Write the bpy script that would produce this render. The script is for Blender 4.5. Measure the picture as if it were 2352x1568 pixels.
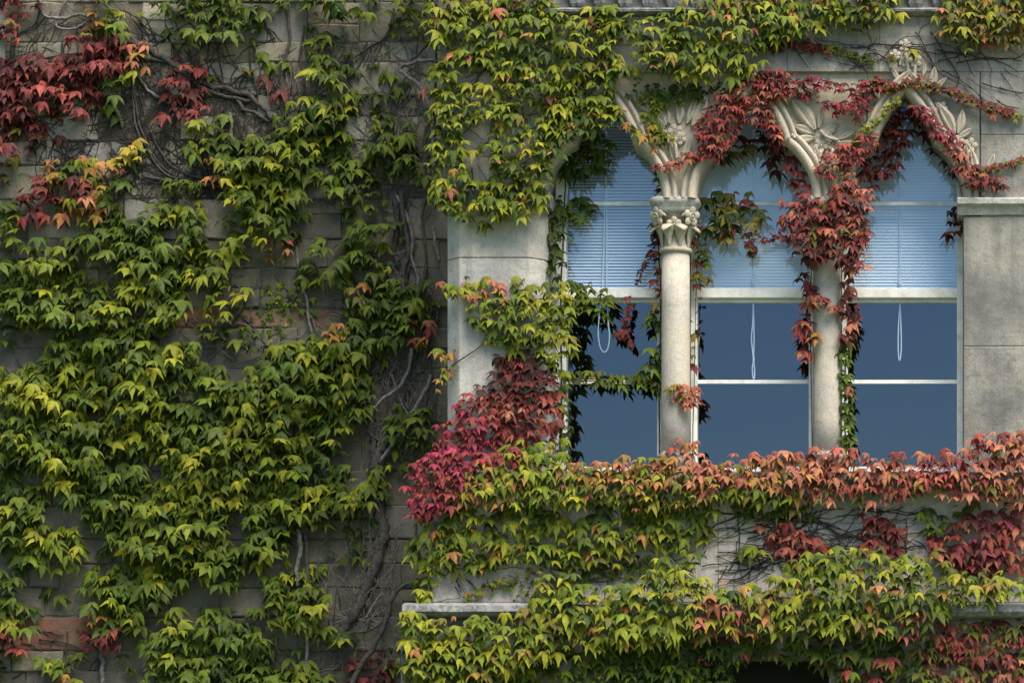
import bpy, bmesh, math, random
from mathutils import Vector, Matrix, Euler, noise

for o in list(bpy.data.objects):
    bpy.data.objects.remove(o)
scene = bpy.context.scene
COL = scene.collection
R = math.radians

# ------------------------------------------------------------------ camera
# facade plane Y = 0 ; 400 picture units (2352 wide picture) = 1 m ; camera stands below and to the right
D = 16.0
CX, CZ = (2100 - 1176) / 400.0, (1568 - 1800) / 400.0
CAM = Vector((CX, -D, CZ))
cam = bpy.data.cameras.new('camera')
cam_o = bpy.data.objects.new('camera', cam)
COL.objects.link(cam_o)
cam_o.location = CAM
cam_o.rotation_euler = (R(90), 0, 0)
cam.sensor_width = 36
cam.lens = 36 * D / 5.88
cam.shift_x = (1176 - 2100) / 2352.0
cam.shift_y = (1800 - 784) / 2352.0
cam.clip_end = 2000
scene.camera = cam_o

# ------------------------------------------------------------------ light
SUN_E, SUN_A = R(60), R(40)
world = bpy.data.worlds.new('World')
scene.world = world
world.use_nodes = True
wn = world.node_tree.nodes
sky = wn.new('ShaderNodeTexSky')
sky.sky_type = 'NISHITA'
sky.sun_disc = False
sky.sun_elevation = SUN_E
sky.sun_rotation = math.pi - SUN_A
sky.air_density = 1.0
sky.dust_density = 0.6
sky.ozone_density = 2.0
wn['Background'].inputs['Strength'].default_value = 0.075
world.node_tree.links.new(sky.outputs[0], wn['Background'].inputs['Color'])
sun = bpy.data.lights.new('sun', 'SUN')
sun.energy = 3.7
sun.angle = R(52)
sun.color = (1.0, 0.91, 0.77)
sun_o = bpy.data.objects.new('sun', sun)
COL.objects.link(sun_o)
sun_o.location = (4, -10, 12)
sd = Vector((-math.sin(SUN_A) * math.cos(SUN_E), math.cos(SUN_A) * math.cos(SUN_E), -math.sin(SUN_E)))
sun_o.rotation_euler = sd.to_track_quat('-Z', 'Y').to_euler()
scene.view_settings.view_transform = 'Standard'
scene.view_settings.look = 'None'
scene.view_settings.gamma = 1.0
scene.view_settings.exposure = 1.3
scene.render.engine = 'CYCLES'
scene.cycles.max_bounces = 5
scene.cycles.diffuse_bounces = 3
scene.cycles.transparent_max_bounces = 8


# ------------------------------------------------------------------ helpers
def P(dx, dy, Y=0.0):
    """photo position (2352 x 1568) -> point on the plane at depth Y"""
    p0 = Vector(((dx - 1176) / 400.0, 0.0, (1568 - dy) / 400.0))
    return CAM + (p0 - CAM) * ((D + Y) / D)


def hx(dx):
    return (dx - 1176) / 400.0


def hz(dy):
    return (1568 - dy) / 400.0


def link(o, parent=None):
    COL.objects.link(o)
    if parent is not None:
        o.parent = parent
    return o


def mesh_obj(name, verts, faces, mat, parent=None, smooth=False):
    me = bpy.data.meshes.new(name)
    me.from_pydata([tuple(v) for v in verts], [], faces)
    me.update()
    if smooth:
        me.polygons.foreach_set('use_smooth', [True] * len(me.polygons))
    if mat:
        me.materials.append(mat)
    return link(bpy.data.objects.new(name, me), parent)


def bm_obj(name, bm, mat, parent=None, smooth=False):
    me = bpy.data.meshes.new(name)
    bmesh.ops.recalc_face_normals(bm, faces=bm.faces)
    bm.to_mesh(me)
    bm.free()
    if smooth:
        me.polygons.foreach_set('use_smooth', [True] * len(me.polygons))
    if mat:
        me.materials.append(mat)
    return link(bpy.data.objects.new(name, me), parent)


def empty(name, loc=(0, 0, 0), parent=None):
    o = bpy.data.objects.new(name, None)
    o.empty_display_size = 0.1
    link(o, parent)
    o.location = loc
    return o


def tag(o, label=None, cat=None, group=None, kind=None):
    if label:
        o['label'] = label
    if cat:
        o['category'] = cat
    if group:
        o['group'] = group
    if kind:
        o['kind'] = kind
    return o


def box_bm(bm, x0, x1, y0, y1, z0, z1, bev=0.0):
    g = bmesh.ops.create_cube(bm, size=1.0)
    for v in g['verts']:
        v.co = Vector(((x0 + x1) / 2 + v.co.x * (x1 - x0), (y0 + y1) / 2 + v.co.y * (y1 - y0), (z0 + z1) / 2 + v.co.z * (z1 - z0)))
    if bev:
        es = list({e for v in g['verts'] for e in v.link_edges})
        bmesh.ops.bevel(bm, geom=es, offset=bev, segments=2, affect='EDGES', profile=0.6)


def box(name, x0, x1, y0, y1, z0, z1, mat, parent=None, bev=0.0):
    bm = bmesh.new()
    box_bm(bm, x0, x1, y0, y1, z0, z1, bev)
    return bm_obj(name, bm, mat, parent)


def tube_data(path, radii, sides=6, cap=True):
    verts, faces = [], []
    n = len(path)
    up = Vector((0, -1, 0))
    for i, p in enumerate(path):
        t = (path[min(i + 1, n - 1)] - path[max(i - 1, 0)])
        if t.length < 1e-9:
            t = Vector((0, 0, 1))
        t.normalize()
        a = t.cross(up)
        if a.length < 1e-4:
            a = t.cross(Vector((1, 0, 0)))
        a.normalize()
        b = t.cross(a)
        for k in range(sides):
            an = 2 * math.pi * k / sides
            verts.append(p + (a * math.cos(an) + b * math.sin(an)) * radii[i])
    for i in range(n - 1):
        for k in range(sides):
            k2 = (k + 1) % sides
            faces.append((i * sides + k, i * sides + k2, (i + 1) * sides + k2, (i + 1) * sides + k))
    if cap:
        faces.append(tuple(range(sides - 1, -1, -1)))
        faces.append(tuple(range((n - 1) * sides, n * sides)))
    return verts, faces


def smooth_path(pts, step=4):
    out = []
    n = len(pts)
    for i in range(n - 1):
        p0, p1, p2, p3 = pts[max(i - 1, 0)], pts[i], pts[i + 1], pts[min(i + 2, n - 1)]
        for k in range(step):
            t = k / step
            out.append(0.5 * ((2 * p1) + (p2 - p0) * t + (2 * p0 - 5 * p1 + 4 * p2 - p3) * t * t + (3 * p1 - p0 - 3 * p2 + p3) * t * t * t))
    out.append(pts[-1].copy())
    return out


class Acc:
    """collects many small pieces of one stuff part"""
    def __init__(s):
        s.v, s.f = [], []

    def add(s, v, f):
        b = len(s.v)
        s.v += v
        s.f += [tuple(i + b for i in q) for q in f]

    def build(s, name, mat, parent, smooth=True):
        return mesh_obj(name, s.v, s.f, mat, parent, smooth)


def inside(poly, x, y):
    c = False
    n = len(poly)
    j = n - 1
    for i in range(n):
        xi, yi = poly[i]
        xj, yj = poly[j]
        if (yi > y) != (yj > y) and x < (xj - xi) * (y - yi) / (yj - yi) + xi:
            c = not c
        j = i
    return c


def edge_dist(poly, x, y):
    best = 1e9
    n = len(poly)
    for i in range(n):
        ax, ay = poly[i]
        bx, by = poly[(i + 1) % n]
        dx, dy = bx - ax, by - ay
        L = dx * dx + dy * dy
        t = 0 if L == 0 else max(0, min(1, ((x - ax) * dx + (y - ay) * dy) / L))
        best = min(best, math.hypot(x - ax - t * dx, y - ay - t * dy))
    return best


# ------------------------------------------------------------------ materials
def new_mat(name):
    m = bpy.data.materials.new(name)
    m.use_nodes = True
    nt = m.node_tree
    return m, nt, nt.nodes['Principled BSDF'], nt.nodes['Material Output']


def nd(nt, t, **kw):
    n = nt.nodes.new(t)
    for k, v in kw.items():
        setattr(n, k, v)
    return n


def mixc(nt, a, b, fac, mode='MIX'):
    n = nd(nt, 'ShaderNodeMix', data_type='RGBA', blend_type=mode)
    for sock, val in ((n.inputs[6], a), (n.inputs[7], b), (n.inputs[0], fac)):
        if hasattr(val, 'is_output'):
            nt.links.new(val, sock)
        elif isinstance(val, (int, float)):
            sock.default_value = val
        else:
            sock.default_value = (*val, 1)
    return n.outputs[2]


def mth(nt, op, a, b=None, c=None):
    n = nd(nt, 'ShaderNodeMath', operation=op)
    for i, v in enumerate((a, b, c)):
        if v is None:
            continue
        if hasattr(v, 'is_output'):
            nt.links.new(v, n.inputs[i])
        else:
            n.inputs[i].default_value = v
    return n.outputs[0]


def ramp(nt, fac, stops):
    n = nd(nt, 'ShaderNodeValToRGB')
    el = n.color_ramp.elements
    while len(el) < len(stops):
        el.new(0.5)
    for e, (p, c) in zip(el, stops):
        e.position = p
        e.color = (c, c, c, 1) if isinstance(c, (int, float)) else (*c, 1)
    nt.links.new(fac, n.inputs[0])
    return n.outputs[0]


def stone_mat(name, base, dark, warm, bump=0.5, per_block=False, lichen=0.0, rough=0.9, scale=1.0, stain=0.5):
    m, nt, bs, out = new_mat(name)
    geo = nd(nt, 'ShaderNodeNewGeometry')
    mp = nd(nt, 'ShaderNodeMapping')
    nt.links.new(geo.outputs['Position'], mp.inputs[0])
    v = mp.outputs[0]

    def nz(sc, det=5, ro=0.6):
        n = nd(nt, 'ShaderNodeTexNoise')
        n.inputs['Scale'].default_value = sc * scale
        n.inputs['Detail'].default_value = det
        n.inputs['Roughness'].default_value = ro
        nt.links.new(v, n.inputs['Vector'])
        return n.outputs[0]
    big = nz(1.7, 6)
    mid = nz(7, 8, 0.7)
    fine = nz(55, 6, 0.7)
    grain = nz(190, 3, 0.7)
    c = base
    if per_block:
        oi = nd(nt, 'ShaderNodeObjectInfo')
        c = oi.outputs['Color']
    c = mixc(nt, c, warm, ramp(nt, mid, [(0.42, 0.0), (0.72, 0.75)]))
    c = mixc(nt, c, dark, mth(nt, 'MULTIPLY', ramp(nt, big, [(0.42, 0.0), (0.64, 1.0)]), stain))
    # vertical rain streaks
    mp2 = nd(nt, 'ShaderNodeMapping')
    mp2.inputs['Scale'].default_value = (9, 9, 0.8)
    nt.links.new(geo.outputs['Position'], mp2.inputs[0])
    st = nd(nt, 'ShaderNodeTexNoise')
    st.inputs['Scale'].default_value = 1.6
    st.inputs['Detail'].default_value = 5
    nt.links.new(mp2.outputs[0], st.inputs['Vector'])
    c = mixc(nt, c, dark, mth(nt, 'MULTIPLY', ramp(nt, st.outputs[0], [(0.5, 0.0), (0.75, 0.7)]), stain))
    c = mixc(nt, c, (0.5, 0.5, 0.5), ramp(nt, fine, [(0.3, 0.18), (0.5, 0.0)]), 'MULTIPLY')
    c = mixc(nt, c, (1.25, 1.22, 1.15), ramp(nt, fine, [(0.55, 0.0), (0.75, 0.5)]), 'MULTIPLY')
    blot = nz(19, 7, 0.75)
    c = mixc(nt, c, dark, mth(nt, 'MULTIPLY', ramp(nt, blot, [(0.5, 0.0), (0.68, 1.0)]), stain * 0.75))
    c = mixc(nt, c, (0.5, 0.5, 0.5), ramp(nt, grain, [(0.36, 0.8), (0.52, 0.0)]), 'MULTIPLY')
    if lichen:
        vo = nd(nt, 'ShaderNodeTexNoise')
        vo.inputs['Scale'].default_value = 26
        vo.inputs['Detail'].default_value = 7
        vo.inputs['Roughness'].default_value = 0.75
        nt.links.new(v, vo.inputs['Vector'])
        c = mixc(nt, c, (0.55, 0.57, 0.6), mth(nt, 'MULTIPLY', ramp(nt, vo.outputs[0], [(0.45, 0.0), (0.58, 1.0)]), lichen))
    nt.links.new(c, bs.inputs['Base Color'])
    bs.inputs['Roughness'].default_value = rough
    bs.inputs['Specular IOR Level'].default_value = 0.15
    b1 = nd(nt, 'ShaderNodeBump')
    b1.inputs['Strength'].default_value = bump
    b1.inputs['Distance'].default_value = 0.012
    nt.links.new(mid, b1.inputs['Height'])
    b2 = nd(nt, 'ShaderNodeBump')
    b2.inputs['Strength'].default_value = bump
    b2.inputs['Distance'].default_value = 0.004
    nt.links.new(fine, b2.inputs['Height'])
    nt.links.new(b1.outputs[0], b2.inputs['Normal'])
    nt.links.new(b2.outputs[0], bs.inputs['Normal'])
    return m


M = {}
M['rubble'] = stone_mat('rubble_stone', (0.2, 0.18, 0.13), (0.075, 0.07, 0.06), (0.22, 0.19, 0.12), bump=0.9, per_block=True, stain=0.55)
M['mortar'] = stone_mat('mortar', (0.17, 0.155, 0.12), (0.07, 0.065, 0.055), (0.18, 0.155, 0.11), bump=0.8)
M['lime_mortar'] = stone_mat('lime_mortar', (0.40, 0.375, 0.32), (0.22, 0.21, 0.2), (0.42, 0.36, 0.27), bump=0.4)
M['abacus'] = stone_mat('lichened_abacus_stone', (0.42, 0.405, 0.37), (0.2, 0.195, 0.19), (0.44, 0.39, 0.31), bump=0.7, lichen=0.4, stain=0.6)
M['lime'] = stone_mat('limestone', (0.48, 0.47, 0.445), (0.22, 0.22, 0.225), (0.56, 0.47, 0.37), bump=0.9, per_block=True, stain=0.75)
M['carved'] = stone_mat('carved_limestone', (0.56, 0.50, 0.41), (0.26, 0.235, 0.20), (0.58, 0.48, 0.34), bump=0.5, stain=0.55)
M['shaft'] = stone_mat('shaft_limestone', (0.57, 0.525, 0.46), (0.30, 0.29, 0.28), (0.60, 0.49, 0.34), bump=0.4, stain=0.6)
M['weath'] = stone_mat('weathered_limestone', (0.34, 0.33, 0.30), (0.13, 0.128, 0.126), (0.36, 0.30, 0.22), bump=0.6, per_block=True, stain=0.9)
M['ledge'] = stone_mat('lichened_ledge_stone', (0.21, 0.207, 0.20), (0.085, 0.085, 0.09), (0.23, 0.205, 0.175), bump=0.9, lichen=0.32, stain=0.8)


def plain(name, col, rough=0.5, spec=0.4, noise_amt=0.0):
    m, nt, bs, out = new_mat(name)
    bs.inputs['Base Color'].default_value = (*col, 1)
    bs.inputs['Roughness'].default_value = rough
    bs.inputs['Specular IOR Level'].default_value = spec
    if noise_amt:
        geo = nd(nt, 'ShaderNodeNewGeometry')
        n = nd(nt, 'ShaderNodeTexNoise')
        n.inputs['Scale'].default_value = 14
        n.inputs['Detail'].default_value = 8
        n.inputs['Roughness'].default_value = 0.7
        nt.links.new(geo.outputs['Position'], n.inputs['Vector'])
        k = 1 - noise_amt
        c = mixc(nt, (col[0] * k, col[1] * k, col[2] * k * 0.92), col, ramp(nt, n.outputs[0], [(0.35, 0.0), (0.55, 1.0)]))
        nt.links.new(c, bs.inputs['Base Color'])
    return m


M['paint'] = plain('white_window_paint', (0.84, 0.83, 0.80), 0.45, 0.4, 0.25)
M['blind'] = plain('blind_slat_white', (0.92, 0.93, 0.94), 0.45, 0.3)
M['cord'] = plain('white_cord', (0.8, 0.82, 0.82), 0.8, 0.2)
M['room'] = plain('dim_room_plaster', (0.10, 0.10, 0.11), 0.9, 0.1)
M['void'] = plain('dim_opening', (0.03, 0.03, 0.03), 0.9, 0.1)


def bark(name, a, b):
    m, nt, bs, out = new_mat(name)
    geo = nd(nt, 'ShaderNodeNewGeometry')
    n = nd(nt, 'ShaderNodeTexNoise')
    n.inputs['Scale'].default_value = 38
    n.inputs['Detail'].default_value = 8
    n.inputs['Roughness'].default_value = 0.75
    nt.links.new(geo.outputs['Position'], n.inputs['Vector'])
    c = mixc(nt, a, b, ramp(nt, n.outputs[0], [(0.36, 0.0), (0.64, 1.0)]))
    nt.links.new(c, bs.inputs['Base Color'])
    bs.inputs['Roughness'].default_value = 0.85
    bs.inputs['Specular IOR Level'].default_value = 0.2
    bp = nd(nt, 'ShaderNodeBump')
    bp.inputs['Strength'].default_value = 0.9
    bp.inputs['Distance'].default_value = 0.014
    nt.links.new(n.outputs[0], bp.inputs['Height'])
    nt.links.new(bp.outputs[0], bs.inputs['Normal'])
    return m


M['bark'] = bark('vine_bark', (0.028, 0.024, 0.023), (0.11, 0.098, 0.095))
M['bark_pale'] = bark('pale_vine_bark', (0.06, 0.055, 0.055), (0.25, 0.235, 0.24))
M['twig'] = bark('dry_twig', (0.022, 0.018, 0.017), (0.07, 0.06, 0.056))


M['twig_pale'] = bark('pale_dry_twig', (0.06, 0.053, 0.05), (0.21, 0.19, 0.185))


def glass_mat():
    m, nt, bs, out = new_mat('window_glass')
    nt.nodes.remove(bs)
    gl = nd(nt, 'ShaderNodeBsdfGlossy')
    gl.inputs['Roughness'].default_value = 0.02
    gl.inputs['Color'].default_value = (0.58, 0.77, 1.0, 1)
    tr = nd(nt, 'ShaderNodeBsdfTransparent')
    tr.inputs['Color'].default_value = (0.91, 0.96, 1.0, 1)
    fr = nd(nt, 'ShaderNodeFresnel')
    fr.inputs['IOR'].default_value = 2.1
    geo = nd(nt, 'ShaderNodeNewGeometry')
    n = nd(nt, 'ShaderNodeTexNoise')
    n.inputs['Scale'].default_value = 2.2
    nt.links.new(geo.outputs['Position'], n.inputs['Vector'])
    bp = nd(nt, 'ShaderNodeBump')
    bp.inputs['Strength'].default_value = 0.06
    bp.inputs['Distance'].default_value = 0.02
    nt.links.new(n.outputs[0], bp.inputs['Height'])
    nt.links.new(bp.outputs[0], gl.inputs['Normal'])
    mx = nd(nt, 'ShaderNodeMixShader')
    nt.links.new(mth(nt, 'MULTIPLY', fr.outputs[0], mth(nt, 'SUBTRACT', 1.0, geo.outputs['Backfacing'])), mx.inputs[0])
    nt.links.new(tr.outputs[0], mx.inputs[1])
    nt.links.new(gl.outputs[0], mx.inputs[2])
    nt.links.new(mx.outputs[0], out.inputs['Surface'])
    return m


M['glass'] = glass_mat()


def leaf_mat(name, mode):
    m, nt, bs, out = new_mat(name)
    if mode == 'object':
        oi = nd(nt, 'ShaderNodeObjectInfo')
        col, rnd = oi.outputs['Color'], oi.outputs['Random']
    else:
        at = nd(nt, 'ShaderNodeAttribute', attribute_name='leaf_colour')
        col, rnd = at.outputs['Color'], at.outputs['Fac']
    uv = nd(nt, 'ShaderNodeUVMap', uv_map='UVMap')
    sx = nd(nt, 'ShaderNodeSeparateXYZ')
    nt.links.new(uv.outputs[0], sx.inputs[0])
    ax = mth(nt, 'ABSOLUTE', sx.outputs[0])
    y = sx.outputs[1]
    # three main veins and two basal ones, from the stalk
    vein = None
    for a, L in ((0.0, 1.0), (0.86, 1.0), (1.75, 1.0)):
        s, c = math.sin(a), math.cos(a)
        perp = mth(nt, 'ABSOLUTE', mth(nt, 'SUBTRACT', mth(nt, 'MULTIPLY', ax, c), mth(nt, 'MULTIPLY', mth(nt, 'MULTIPLY', y, -1.0), s)))
        k = mth(nt, 'SUBTRACT', 1.0, mth(nt, 'MULTIPLY', perp, 34.0))
        along = mth(nt, 'ADD', mth(nt, 'MULTIPLY', ax, s), mth(nt, 'MULTIPLY', y, -c))
        k = mth(nt, 'MULTIPLY', mth(nt, 'MAXIMUM', k, 0.0), mth(nt, 'GREATER_THAN', along, 0.0))
        vein = k if vein is None else mth(nt, 'MAXIMUM', vein, k)
    cmb = nd(nt, 'ShaderNodeCombineXYZ')
    nt.links.new(sx.outputs[0], cmb.inputs[0])
    nt.links.new(y, cmb.inputs[1])
    nt.links.new(mth(nt, 'MULTIPLY', rnd, 57.0), cmb.inputs[2])
    n1 = nd(nt, 'ShaderNodeTexNoise')
    n1.inputs['Scale'].default_value = 2.4
    n1.inputs['Detail'].default_value = 4
    nt.links.new(cmb.outputs[0], n1.inputs['Vector'])
    n2 = nd(nt, 'ShaderNodeTexNoise')
    n2.inputs['Scale'].default_value = 11
    n2.inputs['Detail'].default_value = 4
    nt.links.new(cmb.outputs[0], n2.inputs['Vector'])
    hs = nd(nt, 'ShaderNodeHueSaturation')
    nt.links.new(mth(nt, 'ADD', 0.452, mth(nt, 'MULTIPLY', n1.outputs[0], 0.095)), hs.inputs['Hue'])
    nt.links.new(col, hs.inputs['Color'])
    c = mixc(nt, hs.outputs[0], (1.55, 1.35, 0.95), ramp(nt, n1.outputs[0], [(0.45, 0.0), (0.7, 0.8)]), 'MULTIPLY')
    c = mixc(nt, c, (0.55, 0.62, 0.6), ramp(nt, n2.outputs[0], [(0.35, 0.8), (0.52, 0.0)]), 'MULTIPLY')
    c = mixc(nt, c, (1.7, 1.7, 1.5), mth(nt, 'MULTIPLY', vein, 0.6), 'MULTIPLY')
    c = mixc(nt, c, (0.10, 0.055, 0.025), ramp(nt, n2.outputs[0], [(0.64, 0.0), (0.72, 0.7)]))
    nt.links.new(c, bs.inputs['Base Color'])
    bs.inputs['Roughness'].default_value = 0.5
    bs.inputs['Specular IOR Level'].default_value = 0.22
    bp = nd(nt, 'ShaderNodeBump')
    bp.inputs['Strength'].default_value = 0.5
    bp.inputs['Distance'].default_value = 0.01
    nt.links.new(mth(nt, 'SUBTRACT', n2.outputs[0], mth(nt, 'MULTIPLY', vein, 0.5)), bp.inputs['Height'])
    nt.links.new(bp.outputs[0], bs.inputs['Normal'])
    tl = nd(nt, 'ShaderNodeBsdfTranslucent')
    nt.links.new(mixc(nt, c, (1.3, 1.2, 0.6), 1.0, 'MULTIPLY'), tl.inputs['Color'])
    mx = nd(nt, 'ShaderNodeMixShader')
    mx.inputs[0].default_value = 0.13
    nt.links.new(bs.outputs[0], mx.inputs[1])
    nt.links.new(tl.outputs[0], mx.inputs[2])
    nt.links.new(mx.outputs[0], out.inputs['Surface'])
    return m


M['leaf'] = leaf_mat('ivy_leaf', 'object')
M['leaf_mass'] = leaf_mat('ivy_leaf_mass', 'attr')


def lawn_mat():
    m, nt, bs, out = new_mat('lawn_grass')
    n = nd(nt, 'ShaderNodeTexNoise')
    n.inputs['Scale'].default_value = 900
    n.inputs['Detail'].default_value = 6
    tc = nd(nt, 'ShaderNodeTexCoord')
    nt.links.new(tc.outputs['Generated'], n.inputs['Vector'])
    c = mixc(nt, (0.035, 0.06, 0.015), (0.08, 0.12, 0.03), n.outputs[0])
    nt.links.new(c, bs.inputs['Base Color'])
    bs.inputs['Roughness'].default_value = 0.9
    return m


M['lawn'] = lawn_mat()

# ------------------------------------------------------------------ ground
GZ = CZ - 1.6
g = mesh_obj('lawn_ground', [(-400, -500, GZ), (400, -500, GZ), (400, 60, GZ), (-400, 60, GZ)], [(0, 1, 2, 3)], M['lawn'])
tag(g, 'green lawn in front of the building', 'ground', kind='structure')

# ------------------------------------------------------------------ building
WL = 0.9           # left wall face
rng = random.Random(7)
BUILD = empty('stone_building', (hx(1500), 0.6, GZ))
tag(BUILD, 'ivy clad stone building with a pale projecting window bay', 'building')
BO = Vector(BUILD.location)


def bpart(o):
    """parent to the building keeping place"""
    o.parent = BUILD
    o.location = Vector(o.location) - BO
    return o


def sub(o, p):
    o.parent = p
    return o


def block(name, x0, x1, z0, z1, y, depth, mat, parent, col, rough=0.006, edge=0.012, seed=0, gx=5, gz=4):
    """a dressed stone: an uneven front with eased edges"""
    r = random.Random(seed)
    off = Vector((r.uniform(-50, 50), r.uniform(-50, 50), r.uniform(-50, 50)))
    xs = [x0, x0 + edge] + [x0 + edge + (x1 - x0 - 2 * edge) * k / (gx - 3) for k in range(1, gx - 3)] + [x1 - edge, x1]
    zs = [z0, z0 + edge] + [z0 + edge + (z1 - z0 - 2 * edge) * k / (gz - 3) for k in range(1, gz - 3)] + [z1 - edge, z1]
    V, F = [], []
    pr = r.uniform(-0.6, 1.0) * rough
    for j, z in enumerate(zs):
        for i, x in enumerate(xs):
            e = (i in (0, len(xs) - 1)) + (j in (0, len(zs) - 1))
            d = noise.noise(Vector((x * 6, z * 6, 0)) + off) * rough * 1.4
            yy = y - pr + d + (edge * (0.8 if e == 1 else 1.5) if e else 0)
            jx = noise.noise(Vector((x * 9, z * 9, 5)) + off) * rough * 0.8
            jz = noise.noise(Vector((x * 9, z * 9, 9)) + off) * rough * 0.8
            V.append((x + jx, yy, z + jz))
    w = len(xs)
    for j in range(len(zs) - 1):
        for i in range(w - 1):
            F.append((j * w + i, j * w + i + 1, (j + 1) * w + i + 1, (j + 1) * w + i))
    b = len(V)
    ring = [(0, 0), (w - 1, 0), (w - 1, len(zs) - 1), (0, len(zs) - 1)]
    for (i, j) in ring:
        v = V[j * w + i]
        V.append((v[0], y + depth, v[2]))
    # sides
    bot = [i for i in range(w)]
    top = [(len(zs) - 1) * w + i for i in range(w)]
    lef = [j * w for j in range(len(zs))]
    rig = [j * w + w - 1 for j in range(len(zs))]
    F.append(tuple(reversed(bot)) + (b, b + 1))
    F.append(tuple(top) + (b + 2, b + 3))
    F.append(tuple(lef) + (b + 3, b))
    F.append(tuple(reversed(rig)) + (b + 1, b + 2))
    o = mesh_obj(name, V, F, mat, parent, smooth=False)
    o.color = (*col, 1)
    return o


# --- the recessed left wall of small coursed stones
lw = box('left_wall', hx(-700), hx(1010) + 0.15, WL + 0.009, WL + 0.5, GZ, hz(-700), M['mortar'])
bpart(lw)
RED = [(0.19, 0.075, 0.05), (0.16, 0.062, 0.045), (0.21, 0.09, 0.06)]
YEL = [(0.21, 0.19, 0.155), (0.24, 0.215, 0.165), (0.19, 0.18, 0.16), (0.18, 0.172, 0.16), (0.22, 0.20, 0.15), (0.20, 0.175, 0.15), (0.25, 0.235, 0.20)]
dy = -60.0
k = 0


def wall_stone(x0, x1, y0, y1, red):
    global k
    a_, b_ = P(x0, y0, WL), P(x1, y1, WL)
    c_ = rng.choice(RED if red else YEL)
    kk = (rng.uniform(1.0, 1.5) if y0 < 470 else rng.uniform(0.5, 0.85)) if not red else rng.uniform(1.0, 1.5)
    g_ = rng.uniform(0.0005, 0.003)
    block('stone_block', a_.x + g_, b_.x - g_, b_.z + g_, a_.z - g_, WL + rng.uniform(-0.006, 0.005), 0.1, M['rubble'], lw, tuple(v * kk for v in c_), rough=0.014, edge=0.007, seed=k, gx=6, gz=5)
    k += 1


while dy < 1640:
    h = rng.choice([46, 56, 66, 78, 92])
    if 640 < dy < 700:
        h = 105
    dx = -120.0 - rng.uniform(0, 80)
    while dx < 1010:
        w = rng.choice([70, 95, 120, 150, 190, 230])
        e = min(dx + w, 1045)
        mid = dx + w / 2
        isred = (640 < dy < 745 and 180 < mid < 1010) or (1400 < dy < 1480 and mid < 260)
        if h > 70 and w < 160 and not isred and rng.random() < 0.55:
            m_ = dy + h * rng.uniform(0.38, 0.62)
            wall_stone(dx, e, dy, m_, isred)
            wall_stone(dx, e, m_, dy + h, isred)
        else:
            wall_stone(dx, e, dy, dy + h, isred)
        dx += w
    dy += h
# pale dressed stone at the far left of the wall
a, b = P(-60, 20, WL - 0.03), P(10, 330, WL - 0.03)
block('dressed_stone', a.x, b.x, b.z, a.z, WL - 0.03, 0.1, M['lime'], lw, (0.36, 0.36, 0.34), seed=900)

# --- bay : cores (behind the facing stones) and facing stones
bay = box('bay_wall', hx(1040), hx(1238), 0.1, WL + 0.6, GZ, hz(-700), M['lime_mortar'])
bpart(bay)


def core(name, x0, x1, y0, y1, z0, z1, mat=None):
    return sub(box(name, hx(x0), hx(x1), y0, y1, hz(z1), hz(z0), mat or M['mortar']), bay)


core('wall_core', 1238, 2900, 0.006, 0.24, -700, 166, M['lime_mortar'])
core('wall_core', 2253, 2900, 0.006, 1.2, 166, 1100, M['lime_mortar'])
core('wall_core', 1002, 2900, -0.024, 0.24, 1112, 1400, M['lime_mortar'])
core('wall_core', 1002, 1238, 0.242, WL + 0.6, 1112, 1400)

LIME = [(0.54, 0.495, 0.435), (0.52, 0.48, 0.43), (0.56, 0.51, 0.44), (0.51, 0.47, 0.42)]
GREY = [(0.35, 0.34, 0.32), (0.32, 0.315, 0.30), (0.37, 0.355, 0.33)]
k = 1000


def course(x0, x1, y0, y1, Y, mat, cols, widths, depth=0.06, start=0.0):
    global k
    x = x0
    first = True
    while x < x1 - 1:
        w = rng.choice(widths) * (0.6 if first and start else 1.0)
        first = False
        e = min(x + w, x1)
        if x1 - e < 60:
            e = x1
        block('stone_block', hx(x) + 0.001, hx(e) - 0.001, hz(y1) + 0.001, hz(y0) - 0.001, Y, depth, mat, bay, rng.choice(cols), rough=0.003, edge=0.004, seed=k)
        k += 1
        x = e


# wall above the arcade
course(1008, 2600, -320, -190, 0.0, M['weath'], GREY, [260, 320, 380])
course(1008, 2600, -190, -68, 0.0, M['weath'], GREY, [260, 320, 380])
course(1008, 1700, 38, 104, 0.0, M['lime'], GREY, [260, 320, 380])
course(1700, 2600, 38, 104, 0.0, M['weath'], GREY, [260, 320, 380])
course(1008, 1640, 104, 166, 0.0, M['lime'], GREY, [200, 260, 320], start=1)
course(1640, 2600, 104, 166, 0.0, M['weath'], GREY, [280, 340], start=1)
# left of the arcade
for (a, b) in ((166, 262), (262, 360), (360, 456)):
    course(1014, 1240, a, b, 0.0, M['lime'], LIME, [226, 130])
# right of the arcade
for (a, b) in ((166, 310), (310, 456)):
    course(2252, 2620, a, b, 0.0, M['weath'], GREY, [210, 260, 180])
# right pier, under the impost
for (a, b) in ((497, 795), (795, 1098)):
    course(2213, 2620, a, b, 0.0, M['weath'], [(0.36, 0.345, 0.31)], [420], depth=0.29)
# panel below the sill
for (a, b) in ((1112, 1202), (1202, 1384)):
    course(994, 2620, a, b, -0.03, M['lime'], LIME, [330, 346, 310], depth=0.065)


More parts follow.
